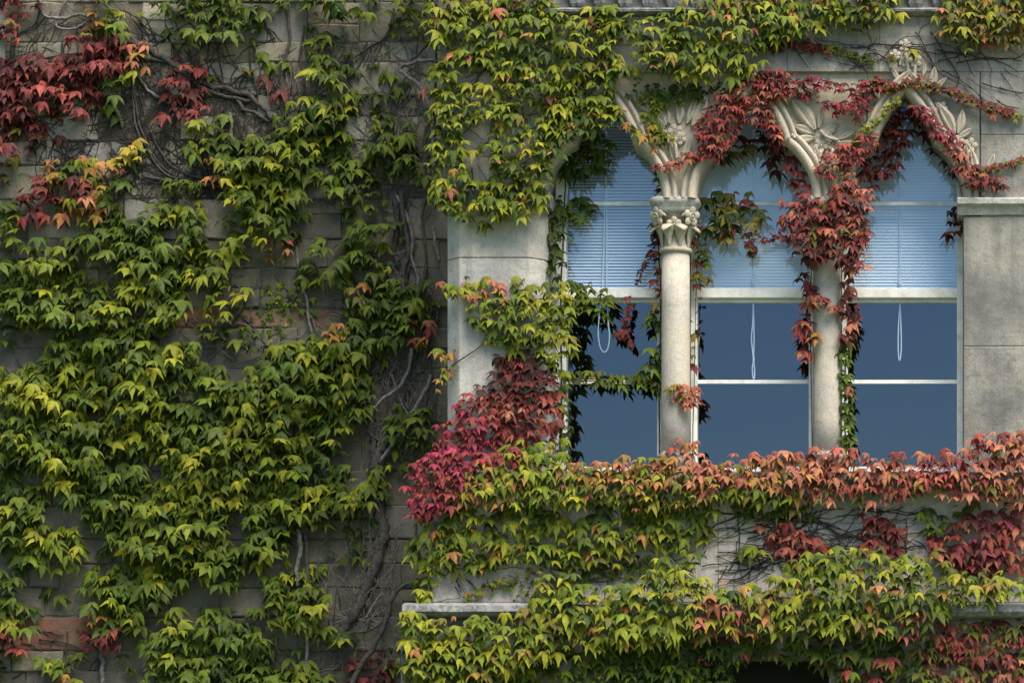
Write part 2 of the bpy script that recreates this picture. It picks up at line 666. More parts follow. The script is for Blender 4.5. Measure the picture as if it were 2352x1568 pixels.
def prism(name, plan, z0, z1, mat, parent, col=None, bev=0.004):
    bm = bmesh.new()
    lo = [bm.verts.new((x, y, z0)) for x, y in plan]
    hi = [bm.verts.new((x, y, z1)) for x, y in plan]
    n = len(plan)
    bm.faces.new(lo)
    bm.faces.new(hi)
    for i in range(n):
        bm.faces.new((lo[i], lo[(i + 1) % n], hi[(i + 1) % n], hi[i]))
    bmesh.ops.recalc_face_normals(bm, faces=bm.faces)
    if bev:
        bmesh.ops.bevel(bm, geom=bm.edges[:], offset=bev, segments=1, affect='EDGES')
    o = bm_obj(name, bm, mat, parent)
    if col:
        o.color = (*col, 1)
    return o


# left pier : chamfered stones
plan = [(hx(1022), WL - 0.01), (hx(1022), 0.085), (hx(1055), 0.0), (hx(1214), 0.0), (hx(1247), 0.075), (hx(1262), 0.25), (hx(1262), WL - 0.01)]
for (a, b, c) in ((457, 592, (0.54, 0.515, 0.47)), (592, 1094, (0.53, 0.51, 0.485))):
    prism('pier_stone', plan, hz(b) + 0.0015, hz(a) - 0.0015, M['lime'], bay, c, 0.005)
# side of the bay behind the pier, above
core('side_stone', 1010, 1040, 0.03, WL + 0.1, -330, 456, M['lime']).color = (0.36, 0.34, 0.3, 1)


def profile_run(name, x0, x1, prof, mat, parent):
    """a horizontal moulding: profile (y, z) swept along x, uneven along its length"""
    r = random.Random(int(x0 * 7 + len(prof)))
    n = max(2, int((x1 - x0) / 0.07))
    V, F = [], []
    m = len(prof)
    for i in range(n + 1):
        x = x0 + (x1 - x0) * i / n
        for j, (y, z) in enumerate(prof):
            q = noise.noise(Vector((x * 7, j * 1.7, len(prof)))) * 0.004
            V.append((x, y + q, z + noise.noise(Vector((x * 9, j * 2.3, 40))) * 0.003))
    for i in range(n):
        for j in range(m):
            j2 = (j + 1) % m
            F.append((i * m + j, i * m + j2, (i + 1) * m + j2, (i + 1) * m + j))
    F.append(tuple(range(m)))
    F.append(tuple(range(n * m + m - 1, n * m - 1, -1)))
    bm = bmesh.new()
    vs = [bm.verts.new(v) for v in V]
    for f in F:
        bm.faces.new([vs[i] for i in f])
    return bm_obj(name, bm, mat, parent)


# sill, ledge, imposts, string course
profile_run('window_sill', hx(990), hx(2620), [(0.245, hz(1070)), (-0.05, hz(1084)), (-0.12, hz(1090)), (-0.125, hz(1106)), (-0.10, hz(1112)), (-0.035, hz(1128)), (0.245, hz(1128))], M['ledge'], bay)
profile_run('ledge_course', hx(937), hx(2620), [(0.24, hz(1382)), (-0.1, hz(1386)), (-0.185, hz(1394)), (-0.19, hz(1408)), (-0.15, hz(1418)), (-0.07, hz(1424)), (0.24, hz(1424))], M['ledge'], bay)
profile_run('impost', hx(2199), hx(2620), [(0.25, hz(455)), (-0.045, hz(457)), (-0.055, hz(461)), (-0.055, hz(472)), (-0.03, hz(479)), (-0.012, hz(494)), (0.25, hz(495))], M['abacus'], bay)
profile_run('impost', hx(1006), hx(1264), [(0.25, hz(440)), (-0.045, hz(442)), (-0.05, hz(456)), (-0.02, hz(464)), (0.01, hz(476)), (0.25, hz(476))], M['ledge'], bay)
profile_run('string_course', hx(1000), hx(2620), [(0.2, hz(22)), (-0.06, hz(25)), (-0.075, hz(29)), (-0.07, hz(34)), (-0.02, hz(39)), (0.2, hz(40))], M['ledge'], bay)
# frieze of small carved cups over the string course
core('frieze_wall', 1008, 2620, 0.0, 0.2, -68, 22, M['weath']).color = (0.2, 0.19, 0.18, 1)
profile_run('frieze_top', hx(1000), hx(2620), [(0.05, hz(-68)), (-0.09, hz(-66)), (-0.1, hz(-58)), (-0.05, hz(-50)), (0.0, hz(-46))], M['ledge'], bay)


def cup_mesh():
    bm = bmesh.new()
    prof = [(0.010, -0.045), (0.030, -0.040), (0.042, -0.022), (0.045, 0.0), (0.060, 0.02), (0.064, 0.035), (0.05, 0.045), (0.02, 0.04)]
    n = 10
    rings = []
    for r_, z in prof:
        ring = []
        for i in range(n):
            a = math.pi * i / (n - 1)
            rr = r_ * (1 + 0.16 * math.cos(5 * a))
            ring.append(bm.verts.new((rr * math.cos(a), -rr * math.sin(a) * 0.9, z)))
        rings.append(ring)
    for a, b in zip(rings, rings[1:]):
        for i in range(n - 1):
            bm.faces.new((a[i], a[i + 1], b[i + 1], b[i]))
    bm.faces.new(rings[0])
    bm.faces.new(rings[-1])
    bmesh.ops.recalc_face_normals(bm, faces=bm.faces)
    me = bpy.data.meshes.new('carved_cup')
    bm.to_mesh(me)
    bm.free()
    me.materials.append(M['ledge'])
    return me


cup = cup_mesh()
x = 1270
while x < 2400:
    o = link(bpy.data.objects.new('carved_cup', cup), bay)
    o.location = (hx(x), 0.002, hz(2))
    x += 55.5

# below the ledge: wall with a dark window opening
core('base_wall', 925, 1592, -0.06, WL + 0.5, 1424, 1568 - GZ * 400, M['weath']).color = (0.3, 0.29, 0.26, 1)
core('base_wall', 1905, 2900, -0.06, WL + 0.5, 1424, 1568 - GZ * 400, M['weath']).color = (0.3, 0.29, 0.26, 1)
core('lintel', 1592, 1905, -0.055, 0.3, 1425, 1512, M['weath']).color = (0.28, 0.27, 0.25, 1)
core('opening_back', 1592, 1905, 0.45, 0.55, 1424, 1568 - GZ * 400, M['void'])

# --- the room behind the windows
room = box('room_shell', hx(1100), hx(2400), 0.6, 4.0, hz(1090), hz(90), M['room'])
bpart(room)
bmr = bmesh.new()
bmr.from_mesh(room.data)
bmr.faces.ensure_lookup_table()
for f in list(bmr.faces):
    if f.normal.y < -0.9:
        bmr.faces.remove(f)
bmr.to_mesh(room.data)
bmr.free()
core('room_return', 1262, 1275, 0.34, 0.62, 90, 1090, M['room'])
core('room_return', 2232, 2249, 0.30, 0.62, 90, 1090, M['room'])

# ------------------------------------------------------------------ sash windows (parts of the building) and blinds
YF = 0.262


def window(x0, x1, bx0, bx1):
    """x0..x1 outer edges in the photo at the frame's depth; b widths of the stiles"""
    L, Rr = P(x0, 0, YF).x, P(x1, 0, YF).x
    li, ri = P(bx0, 0, YF).x, P(bx1, 0, YF).x
    zt, zb = hz(170), P(0, 1078, YF).z
    bm = bmesh.new()
    box_bm(bm, L, li, YF, YF + 0.09, zb, zt, 0.003)
    box_bm(bm, ri, Rr, YF, YF + 0.09, zb, zt, 0.003)
    w = bm_obj('window', bm, M['paint'])
    bpart(w)

    def bar(name, ya, yb, y0, y1, bev=0.003):
        return sub(box(name, li - 0.001, ri + 0.001, y0, y1, P(0, yb, y0).z, P(0, ya, y0).z, M['paint'], None, bev), w)
    bar('bottom_rail', 1071, 1086, 0.318, 0.35)
    bar('glazing_bar', 463.5, 471.5, 0.280, 0.30)
    bar('meeting_rail', 661, 683.5, 0.270, 0.306, 0.004)
    bar('sash_rail', 684, 695, 0.320, 0.35)
    bar('glazing_bar', 872, 881, 0.318, 0.342)
    for (ya, yb, y) in ((172, 464, 0.290), (471, 662, 0.290), (690, 873, 0.333), (880, 1074, 0.333)):
        za, zb2 = P(0, ya, y).z, P(0, yb, y).z
        sub(box('pane', li - 0.004, ri + 0.004, y, y + 0.004, zb2, za, M['glass']), w)
    return L, Rr, li, ri


def blind(label, x0, x1, tilt, cordspec):
    Y = 0.372
    a, b = P(x0, 0, Y).x, P(x1, 0, Y).x
    zt, zb = P(0, 190, Y).z, P(0, 664, Y).z
    root = tag(empty('window_blind', ((a + b) / 2, Y, zt)), label, 'blind', 'slatted blinds behind the sash windows')
    o0 = Vector(root.location)
    hr = box('head_rail', (a - b) / 2, (b - a) / 2, -0.012, 0.012, -0.025, 0.0, M['blind'], root)
    V, F = [], []
    wd = 0.0215
    for j in range(4):
        t = j / 3 - 0.5
        yy, zz = t * wd * math.cos(tilt), t * wd * math.sin(tilt) + 0.0016 * (1 - (2 * t) ** 2)
        V += [((a - b) / 2, yy, zz), ((b - a) / 2, yy, zz)]
    for j in range(3):
        F.append((2 * j, 2 * j + 1, 2 * j + 3, 2 * j + 2))
    me = bpy.data.meshes.new('slat')
    me.from_pydata(V, [], F)
    me.materials.append(M['blind'])
    z = -0.035
    n = 0
    while zt + z > zb:
        s = link(bpy.data.objects.new('slat', me), root)
        s.location = (0, 0, z)
        z -= 0.0185
        n += 1
    box('bottom_rail', (a - b) / 2, (b - a) / 2, -0.011, 0.011, zb - zt - 0.012, zb - zt, M['blind'], root, 0.002)
    # pull cords
    for pts, r_ in cordspec:
        p = smooth_path([P(px, py, 0.352) - o0 for px, py in pts], 5)
        v, f = tube_data(p, [r_] * len(p), 5)
        mesh_obj('cord', v, f, M['cord'], root, True)
    return root


window(1276, 1522, 1300, 1509)
window(1586, 1871, 1601, 1857.5)
window(1934, 2212, 1947, 2198)
blind('slatted blind in the window beside the ivy covered pier, long cord loop', 1288, 1520, R(52),
      [([(1391, 300), (1390, 420), (1384, 655), (1379, 700), (1374, 760), (1378, 795), (1387, 808), (1396, 800), (1400, 770), (1397, 740), (1394, 655), (1393, 420), (1392, 300)], 0.0042)])
blind('slatted blind in the middle window with a knotted white cord', 1590, 1872, R(72),
      [([(1731, 300), (1732, 480), (1731, 655), (1730, 690), (1729, 740), (1726, 775), (1729, 810), (1731, 826), (1728, 845), (1730, 868), (1733, 866), (1733, 845), (1731, 826), (1732, 780), (1731, 720), (1730.5, 690)], 0.004),
       ([(1731, 820), (1731, 833)], 0.007), ([(1729, 640), (1731, 656)], 0.006)])
blind('slatted blind in the window next to the bare grey pier', 1938, 2214, R(66),
      [([(2068, 330), (2067, 480), (2067, 655), (2067, 695), (2064, 740), (2063, 800), (2066, 828), (2070, 800), (2069, 740), (2067, 695)], 0.004),
       ([(2066, 640), (2067, 657)], 0.008)])

# ------------------------------------------------------------------ arcade
ARC = empty('window_arcade', (hx(1733), 0.1, hz(455)))
tag(ARC, 'carved stone arcade of three cusped arches over the windows', 'arcade')
AO = Vector(ARC.location)


def apart(o, off=AO):
    o.parent = ARC
    o.location = Vector(o.location) - off
    return o


LOW = [(133, 456), (132, 436), (126, 408), (114, 382), (98, 359), (82, 342), (66, 331)]
UPP = [(66, 331), (61, 313), (51, 288), (36, 260), (17, 233), (0, 214)]
HALF = LOW + UPP[1:]
CENT = [1387, 1733, 2078]


def smooth2(pts, step=3):
    v = smooth_path([Vector((x, y, 0)) for x, y in pts], step)
    return [(q.x, q.y) for q in v]


HALFS = smooth2(LOW, 3)[:-1] + smooth2(UPP, 3)
bound = []
for c in CENT:
    bound += [(c - x, y) for x, y in HALFS]
    bound += [(c + x, y) for x, y in reversed(HALFS)][1:]
bound = [(1238, 456)] + bound + [(2250, 456)]
YS1 = 0.24
ysf = lambda x: 0.032 if 1400 < x < 2070 else 0.003
V, F = [], []
n = len(bound)
for (x, y) in bound:
    V += [(hx(x), ysf(x), hz(y)), (hx(x), ysf(x), hz(166)), (hx(x), YS1, hz(y)), (hx(x), YS1, hz(166))]
for i in range(n - 1):
    a, b = 4 * i, 4 * i + 4
    F += [(a, b, b + 1, a + 1), (a + 2, a + 3, b + 3, b + 2), (a, a + 2, b + 2, b)]
F.append((0, 1, 3, 2))
F.append((4 * n - 4, 4 * n - 2, 4 * n - 1, 4 * n - 3))
sp = apart(mesh_obj('spandrel_wall', V, F, M['carved']))
sp.data.materials.append(M['weath'])
sp.data.materials.append(M['lime'])
sp.color = (0.40, 0.375, 0.32, 1)
for pl in sp.data.polygons:
    if pl.center.x > hx(2100):
        pl.material_index = 1
    elif pl.center.x < hx(1375):
        pl.material_index = 2

PROF = [(0.0, 0.05), (-0.002, 0.02), (0.004, -0.004), (0.016, -0.022), (0.034, -0.030), (0.046, -0.024), (0.052, -0.008), (0.056, 0.006), (0.061, -0.004), (0.068, -0.016), (0.08, -0.02), (0.09, -0.012), (0.094, 0.05)]


def arch_moulding(c, side):
    path = [(c + side * x, y) for x, y in HALFS]
    V, F = [], []
    m = len(PROF)
    pts = [Vector((hx(x), 0, hz(y))) for x, y in path]
    cen = Vector((hx(c), 0, hz(400)))
    for i, p in enumerate(pts):
        t = (pts[min(i + 1, len(pts) - 1)] - pts[max(i - 1, 0)]).normalized()
        nrm = Vector((t.z, 0, -t.x))
        if nrm.dot(p - cen) < 0:
            nrm = -nrm
        if i == len(pts) - 1:
            nrm = Vector((0, 0, 1.35))
        last = i == len(pts) - 1
        for (a, y) in PROF:
            kx = a if not last else a * 1.0
            q = p + nrm * kx
            if not last and (q.x - hx(c)) * side < 0:
                q.x = hx(c)
            V.append((q.x, y + (0.0008 if side > 0 else 0), q.z))
    for i in range(len(pts) - 1):
        for j in range(m - 1):
            F.append((i * m + j, i * m + j + 1, (i + 1) * m + j + 1, (i + 1) * m + j))
    bm = bmesh.new()
    vs = [bm.verts.new(v) for v in V]
    for f in F:
        bm.faces.new([vs[i] for i in f])
    return apart(bm_obj('arch_moulding', bm, M['carved'], None, True))


for c in CENT:
    arch_moulding(c, -1)
    arch_moulding(c, 1)


def carved_leaf_mesh(kind=0):
    """lanceolate carved leaf along +z with a midrib, tip lifted"""
    V, F = [], []
    rows, cols = 9, 7
    for i in range(rows):
        t = i / (rows - 1)
        w = 0.5 * math.sin(math.pi * min(1, t * 0.93 + 0.05)) ** 0.8 * (0.34 if kind == 0 else 0.44)
        for j in range(cols):
            s = j / (cols - 1) * 2 - 1
            dep = -0.075 * (1 - s * s) ** 0.5 if abs(s) < 1 else 0.0
            if abs(s) < 0.1:
                dep += 0.085
            dep -= 0.03 + 0.07 * t * t
            V.append((s * w + 0.04 * math.sin(t * 3) * kind, dep, t))
    for i in range(rows - 1):
        for j in range(cols - 1):
            a = i * cols + j
            F.append((a, a + 1, a + cols + 1, a + cols))
    # rim back to the wall
    b = len(V)
    ring = [i * cols for i in range(rows)] + [(rows - 1) * cols + j for j in range(1, cols)] + [i * cols + cols - 1 for i in range(rows - 2, -1, -1)]
    for q in ring:
        V.append((V[q][0], 0.06, V[q][2]))
    for i in range(len(ring) - 1):
        F.append((ring[i], ring[i + 1], b + i + 1, b + i))
    me = bpy.data.meshes.new('carved_leaf')
    me.from_pydata(V, [], F)
    me.materials.append(M['carved'])
    me.polygons.foreach_set('use_smooth', [True] * len(me.polygons))
    return me


def carved_flower_mesh():
    bm = bmesh.new()
    for q in range(5):
        a = 2 * math.pi * q / 5 + 0.3
        c = Vector((math.cos(a) * 0.74, -0.12, math.sin(a) * 0.74))
        g = bmesh.ops.create_icosphere(bm, subdivisions=2, radius=0.46)
        for v in g['verts']:
            v.co.y *= 0.3
            v.co = v.co + c
    n = 12
    prof = [(0.50, 0.3), (0.46, -0.32), (0.40, -0.36), (0.34, -0.30), (0.31, 0.05), (0.25, 0.02), (0.22, -0.28), (0.12, -0.38), (0.0, -0.40)]
    rings = [[bm.verts.new((r_ * math.cos(2 * math.pi * i / n), y, r_ * math.sin(2 * math.pi * i / n))) for i in range(n)] for r_, y in prof[:-1]]
    tip = bm.verts.new((0, -0.40, 0))
    for a, b in zip(rings, rings[1:]):
        for i in range(n):
            bm.faces.new((a[i], a[(i + 1) % n], b[(i + 1) % n], b[i]))
    for i in range(n):
        bm.faces.new((rings[-1][i], rings[-1][(i + 1) % n], tip))
    bmesh.ops.recalc_face_normals(bm, faces=bm.faces)
    me = bpy.data.meshes.new('carved_flower')
    bm.to_mesh(me)
    bm.free()
    me.materials.append(M['carved'])
    me.polygons.foreach_set('use_smooth', [True] * len(me.polygons))
    return me


CL = [carved_leaf_mesh(0), carved_leaf_mesh(1)]
CF = carved_flower_mesh()


def cleaf(x0, y0, x1, y1, kind=0, Y=0.022, par=None, off=None, wk=1.0):
    a, b = P(x0, y0, Y), P(x1, y1, Y)
    d = b - a
    o = bpy.data.objects.new('carved_leaf', CL[kind])
    link(o, par or ARC)
    o.location = a - (AO if off is None else off)
    L = d.length
    o.scale = (L * wk * 1.0, min(L, 0.2) * 1.35, L * 1.08)
    o.rotation_euler = (0, math.atan2(d.x, d.z), 0)
    return o


def cflower(x, y, r_, Y=0.018, par=None, off=None):
    o = bpy.data.objects.new('carved_flower', CF)
    link(o, par or ARC)
    o.location = P(x, y, Y) - (AO if off is None else off)
    s = r_ / 400.0
    o.scale = (s, s, s)
    o.rotation_euler = (0, rng.uniform(0, 6), 0)
    return o


# spandrel between the first and the second arch
for q in ((1530, 290, 1483, 232), (1538, 285, 1522, 232), (1590, 290, 1622, 228), (1578, 285, 1598, 230), (1528, 296, 1468, 268), (1532, 308, 1476, 292),
          (1560, 285, 1560, 236), (1548, 372, 1540, 330), (1568, 372, 1582, 325), (1530, 372, 1514, 335), (1498, 262, 1455, 222), (1620, 215, 1650, 185), (1640, 220, 1690, 190), (1492, 240, 1486, 205)):
    cleaf(*q, kind=rng.randint(0, 1))
for q in ((1551, 302, 15), (1562, 318, 14), (1544, 320, 13), (1600, 200, 12), (1617, 212, 12)):
    cflower(*q)
# spandrel between the second and the third arch
for q in ((1872, 300, 1822, 232), (1880, 295, 1890, 248), (1870, 308, 1826, 292), (1872, 318, 1828, 324), (1888, 305, 1922, 286), (1884, 312, 1918, 300), (1925, 322, 1966, 300), (1922, 330, 1965, 330),
          (1985, 290, 1972, 250), (1995, 290, 2002, 245), (1860, 350, 1842, 322), (1902, 372, 1898, 345), (1880, 372, 1872, 340), (1812, 245, 1798, 205), (2000, 250, 1990, 212)):
    cleaf(*q, kind=rng.randint(0, 1))
for q in ((1892, 314, 14), (1886, 334, 15), (1914, 330, 15), (1870, 215, 13), (1838, 228, 12), (1982, 222, 14), (1905, 318, 10)):
    cflower(*q)
# over the third arch and to its right
for q in ((2068, 190, 2048, 158), (2040, 212, 2088, 168, 0), (2118, 205, 2090, 168), (2140, 212, 2172, 182), (2136, 208, 2146, 160), (2030, 215, 2002, 190), (2046, 218, 2082, 205),
          (2192, 310, 2160, 250), (2200, 308, 2210, 258), (2188, 318, 2148, 296), (2198, 318, 2230, 298), (2190, 330, 2160, 345), (2245, 410, 2232, 350), (2262, 408, 2282, 360), (2232, 372, 2220, 332),
          (2262, 430, 2300, 412), (2178, 268, 2150, 240), (2120, 175, 2124, 150)):
    cleaf(q[0], q[1], q[2], q[3], kind=rng.randint(0, 1), Y=-0.002)
for q in ((2078, 105, 13), (2056, 128, 12), (2102, 140, 14), (2074, 142, 11), (2162, 248, 13), (2200, 326, 13), (2228, 334, 15), (2268, 445, 12), (2140, 252, 10)):
    cflower(*q, Y=-0.006)
# stalks of the carving
for pts in ([(2196, 312), (2205, 345), (2215, 380), (2240, 412)], [(2088, 175), (2084, 150), (2078, 120)], [(2100, 178), (2102, 150)], [(2228, 345), (2222, 375), (2236, 405)],
            [(1886, 345), (1882, 375)], [(1914, 342), (1902, 372)], [(1884, 300), (1900, 315), (1925, 322)], [(1551, 330), (1556, 372)]):
    Yq = -0.01
    p = smooth_path([P(x, y, Yq) - AO for x, y in pts], 4)
    v, f = tube_data(p, [0.010] * len(p), 6)
    mesh_obj('carved_stalk', v, f, M['carved'], ARC, True)

# ------------------------------------------------------------------ columns
YC = 0.13


def lathe(name, prof, mat, parent, n=28, sq=None):
    V, F = [], []
    for r_, z in prof:
        for i in range(n):
            a = 2 * math.pi * i / n
            V.append((r_ * math.cos(a), r_ * math.sin(a), z))
    for j in range(len(prof) - 1):
        for i in range(n):
            i2 = (i + 1) % n
            F.append((j * n + i, j * n + i2, (j + 1) * n + i2, (j + 1) * n + i))
    F.append(tuple(range(n - 1, -1, -1)))
    F.append(tuple(range((len(prof) - 1) * n, len(prof) * n)))
    return mesh_obj(name, V, F, mat, parent, True)


def rounded_slab(name, prof, mat, parent, rr=0.3, n=32):
    """square-plan moulded slab with round corners; prof = (half width, z)"""
    V, F = [], []
    for h, z in prof:
        for i in range(n):
            a = 2 * math.pi * i / n + math.pi / 4
            c, s = math.cos(a), math.sin(a)
            kx = (abs(c) ** 5 + abs(s) ** 5) ** (-1 / 5)
            V.append((h * kx * c, h * kx * s, z + noise.noise(Vector((c * 3, s * 3, z * 30))) * 0.002))
    for j in range(len(prof) - 1):
        for i in range(n):
            i2 = (i + 1) % n
            F.append((j * n + i, j * n + i2, (j + 1) * n + i2, (j + 1) * n + i))
    F.append(tuple(range(n - 1, -1, -1)))
    F.append(tuple(range((len(prof) - 1) * n, len(prof) * n)))
    return mesh_obj(name, V, F, mat, parent, True)


def column(dx, label):
    base = P(dx, 1066, YC)
    root = tag(empty('stone_column', base), label, 'column')
    zz = lambda dy: P(dx, dy, YC).z - base.z
    r0, r1 = 0.0835, 0.0805
    pr = [(r0, zz(1042)), (r0 + 0.0003, zz(960)), (0.0828, zz(830)), (0.0818, zz(700)), (r1, zz(580))]
    lathe('shaft', pr, M['shaft'], root, 36)
    lathe('base', [(0.115, zz(1075)), (0.118, zz(1062)), (0.112, zz(1056)), (0.1, zz(1053)), (0.108, zz(1050)), (0.104, zz(1046)), (0.092, zz(1043)), (0.085, zz(1038)), (0.06, zz(1038))], M['ledge'], root)
    cap = lathe('capital', [(0.07, zz(583)), (0.094, zz(582)), (0.098, zz(578)), (0.094, zz(573)), (0.080, zz(571)), (0.070, zz(560)), (0.068, zz(540)), (0.074, zz(520)), (0.09, zz(502)), (0.11, zz(492)), (0.06, zz(491))], M['carved'], root)
    rounded_slab('abacus', [(0.105, zz(497)), (0.118, zz(494)), (0.125, zz(488)), (0.128, zz(482)), (0.142, zz(476)), (0.146, zz(470)), (0.143, zz(464)), (0.125, zz(460)), (0.10, zz(453))], M['abacus'], root)
    # foliage of the bell : eight lower leaves that spread and curl, and bunches of petals above
    for q in range(8):
        a = 2 * math.pi * (q + 0.5) / 8
        rad = Vector((math.cos(a), math.sin(a), 0))
        tan = Vector((-math.sin(a), math.cos(a), 0))
        V, F = [], []
        rows = 10
        for i in range(rows):
            t = i / (rows - 1)
            rr = 0.078 + 0.012 * t + 0.058 * t ** 3
            z = zz(573) + (zz(513) - zz(573)) * (t if t < 0.8 else 0.8 - (t - 0.8) * 1.3)
            w = 0.009 + 0.034 * min(1.0, t / 0.7) ** 1.6
            if t > 0.8:
                w = max(0.004, w * (1.0 - (t - 0.8) / 0.2 * 0.9))
            for s in (-1, -0.35, 0.35, 1):
                V.append(rad * (rr + (0.010 if abs(s) < 0.5 else 0.0)) + tan * (w * s) + Vector((0, 0, z)))
        for i in range(rows - 1):
            for j in range(3):
                F.append((i * 4 + j, i * 4 + j + 1, i * 4 + j + 5, i * 4 + j + 4))
        lo = mesh_obj('carved_leaf', V, F, M['carved'], cap, True)
        sm = lo.modifiers.new('thick', 'SOLIDIFY')
        sm.thickness = 0.008
    for q in range(8):
        a = 2 * math.pi * q / 8
        corner = q % 2 == 1
        rad = 0.138 if corner else 0.104
        z = zz(505 if corner else 523)
        fo = bpy.data.objects.new('carved_flower', CF)
        link(fo, cap)
        s = 0.050 if corner else 0.038
        fo.location = (rad * math.cos(a), rad * math.sin(a), z)
        fo.scale = (s, s * 1.1, s)
        fo.rotation_euler = (R(12), 0, a + math.pi / 2)
        # curling band over the flower
        p = [Vector((rad * 0.93 * math.cos(a + u), rad * 0.93 * math.sin(a + u), z + 0.034 - 0.10 * abs(u) ** 1.2)) for u in (-0.42, -0.3, -0.15, 0, 0.15, 0.3, 0.42)]
        v, f = tube_data(p, [0.006, 0.009, 0.010, 0.010, 0.010, 0.009, 0.006], 6)
        mesh_obj('carved_tendril', v, f, M['carved'], cap, True)
    return root


column(1552, 'round stone column with bare carved leaf capital between first and second windows')
column(1900, 'round stone column with its capital buried under red ivy')

# ------------------------------------------------------------------ ivy leaves
HALF_OUT = [(0.06, 0.08), (0.20, 0.13), (0.36, 0.07), (0.49, -0.09), (0.58, -0.30), (0.70, -0.68), (0.48, -0.42), (0.27, -0.30), (0.21, -0.52), (0.09, -0.84)]


def leaf_geo(seed, lite=False):
    r = random.Random(seed)
    side = r.uniform(0.88, 1.1)
    lobe = r.uniform(0.82, 1.08)
    src = HALF_OUT if not lite else [(0.2, 0.13), (0.44, -0.02), (0.64, -0.56), (0.28, -0.38)]
    right = [(x * side * (1 + r.uniform(-.05, .05)), (y if y > -0.3 else -0.3 + (y + 0.3) * lobe) + r.uniform(-.02, .02)) for x, y in src]
    left = [(-x * (2 - side) * (1 + r.uniform(-.05, .05)), (y if y > -0.3 else -0.3 + (y + 0.3) * lobe) + r.uniform(-.02, .02)) for x, y in src]
    tip = (r.uniform(-.06, .06), -1.14 * lobe + r.uniform(-.04, .04))
    outl = [(0, 0.03)] + right + [tip] + list(reversed(left))
    ridge = r.uniform(0.18, 0.40)
    droop = r.uniform(0.22, 0.55)
    tw = r.uniform(-.12, .12)
    if seed % 5 == 0:
        ridge, droop, tw = r.uniform(0.5, 0.75), r.uniform(0.1, 0.9), r.uniform(-.5, .5)

    def z(x, y, rim):
        d = ridge * abs(x) ** 1.35 + droop * max(0.0, -y - 0.18) ** 1.6 + 0.25 * max(0.0, y) + tw * x * y
        # blade sinks between the veins, lobes droop at their ends
        if rim and abs(x) > 0.2 and y < -0.3:
            d += 0.08
        return d + r.uniform(-.012, .012)
    V, UV = [(0, -0.01, -0.06)], [(0, -0.06)]
    n = len(outl)
    if not lite:
        for (x, y) in outl:
            qx, qy = x * 0.55, -0.06 + (y + 0.06) * 0.55
            V.append((qx, z(qx, qy, False), qy))
            UV.append((qx, qy))
    for (x, y) in outl:
        V.append((x, z(x, y, True), y))
        UV.append((x, y))
    F = []
    if lite:
        for i in range(n):
            F.append((0, 1 + (i + 1) % n, 1 + i))
    else:
        for i in range(n):
            j = (i + 1) % n
            F.append((0, 1 + j, 1 + i))
            F.append((1 + i, 1 + j, 1 + n + j, 1 + n + i))
        # stalk
        b = len(V)
        V += [(-0.016, 0.0, -0.03), (0.016, 0.0, -0.03), (0.012, 0.32, 0.20), (-0.012, 0.32, 0.20)]
        UV += [(9, 9)] * 4
        F.append((b, b + 3, b + 2, b + 1))
    return V, F, UV


def leaf_mesh(V, F, UV, mat):
    me = bpy.data.meshes.new('leaf')
    me.from_pydata(V, [], F)
    uvl = me.uv_layers.new(name='UVMap')
    for lp in me.loops:
        uvl.data[lp.index].uv = UV[lp.vertex_index]
    me.polygons.foreach_set('use_smooth', [True] * len(me.polygons))
    me.materials.append(mat)
    return me


NV = 20
LEAFG = [leaf_geo(100 + i) for i in range(NV)]
LEAFM = [leaf_mesh(*g_, M['leaf']) for g_ in LEAFG]
LITE = [leaf_geo(300 + i, True) for i in range(6)]

PAL = {
    'G': [(0.050, 0.080, 0.007), (0.066, 0.100, 0.008), (0.088, 0.124, 0.009), (0.036, 0.064, 0.008), (0.058, 0.090, 0.010)],
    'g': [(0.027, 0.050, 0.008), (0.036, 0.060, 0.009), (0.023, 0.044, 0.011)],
    'Y': [(0.135, 0.160, 0.010), (0.175, 0.188, 0.012), (0.105, 0.145, 0.010), (0.21, 0.215, 0.015)],
    'y': [(0.2890, 0.2380, 0.0255), (0.3230, 0.2465, 0.0382)],
    'O': [(0.2465, 0.1360, 0.0298), (0.2805, 0.1275, 0.0425), (0.2040, 0.1275, 0.0255)],
    'P': [(0.2720, 0.0978, 0.0595), (0.3060, 0.1190, 0.0723), (0.2380, 0.0723, 0.0510)],
    'R': [(0.1680, 0.0286, 0.0269), (0.2016, 0.0378, 0.0336), (0.1344, 0.0235, 0.0252)],
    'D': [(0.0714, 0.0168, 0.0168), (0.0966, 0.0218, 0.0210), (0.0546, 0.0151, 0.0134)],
    'M': [(0.20, 0.020, 0.045), (0.23, 0.026, 0.06), (0.19, 0.022, 0.035)],
    'L': [(0.0935, 0.0892, 0.0153), (0.1190, 0.0978, 0.0213), (0.0723, 0.0765, 0.0153)],
}


def pick(mix, r, x=0, y=0):
    """mix: string of palette letters, repeated for weight; neighbours lean to like colours"""
    nz_ = noise.noise(Vector((x * 0.012, y * 0.012, 3.3))) * 0.5 + 0.5
    t = max(0.0, min(0.999, (nz_ - 0.2) / 0.6 * 0.55 + r.random() * 0.45))
    ch = mix[int(t * len(mix))] if r.random() < 0.75 else r.choice(mix)
    c = r.choice(PAL[ch])
    k_ = r.uniform(0.8, 1.2)
    return (c[0] * k_ * r.uniform(.93, 1.07), c[1] * k_, c[2] * k_)


class Leaf:
    __slots__ = ('p', 'rot', 's', 'c', 'o')


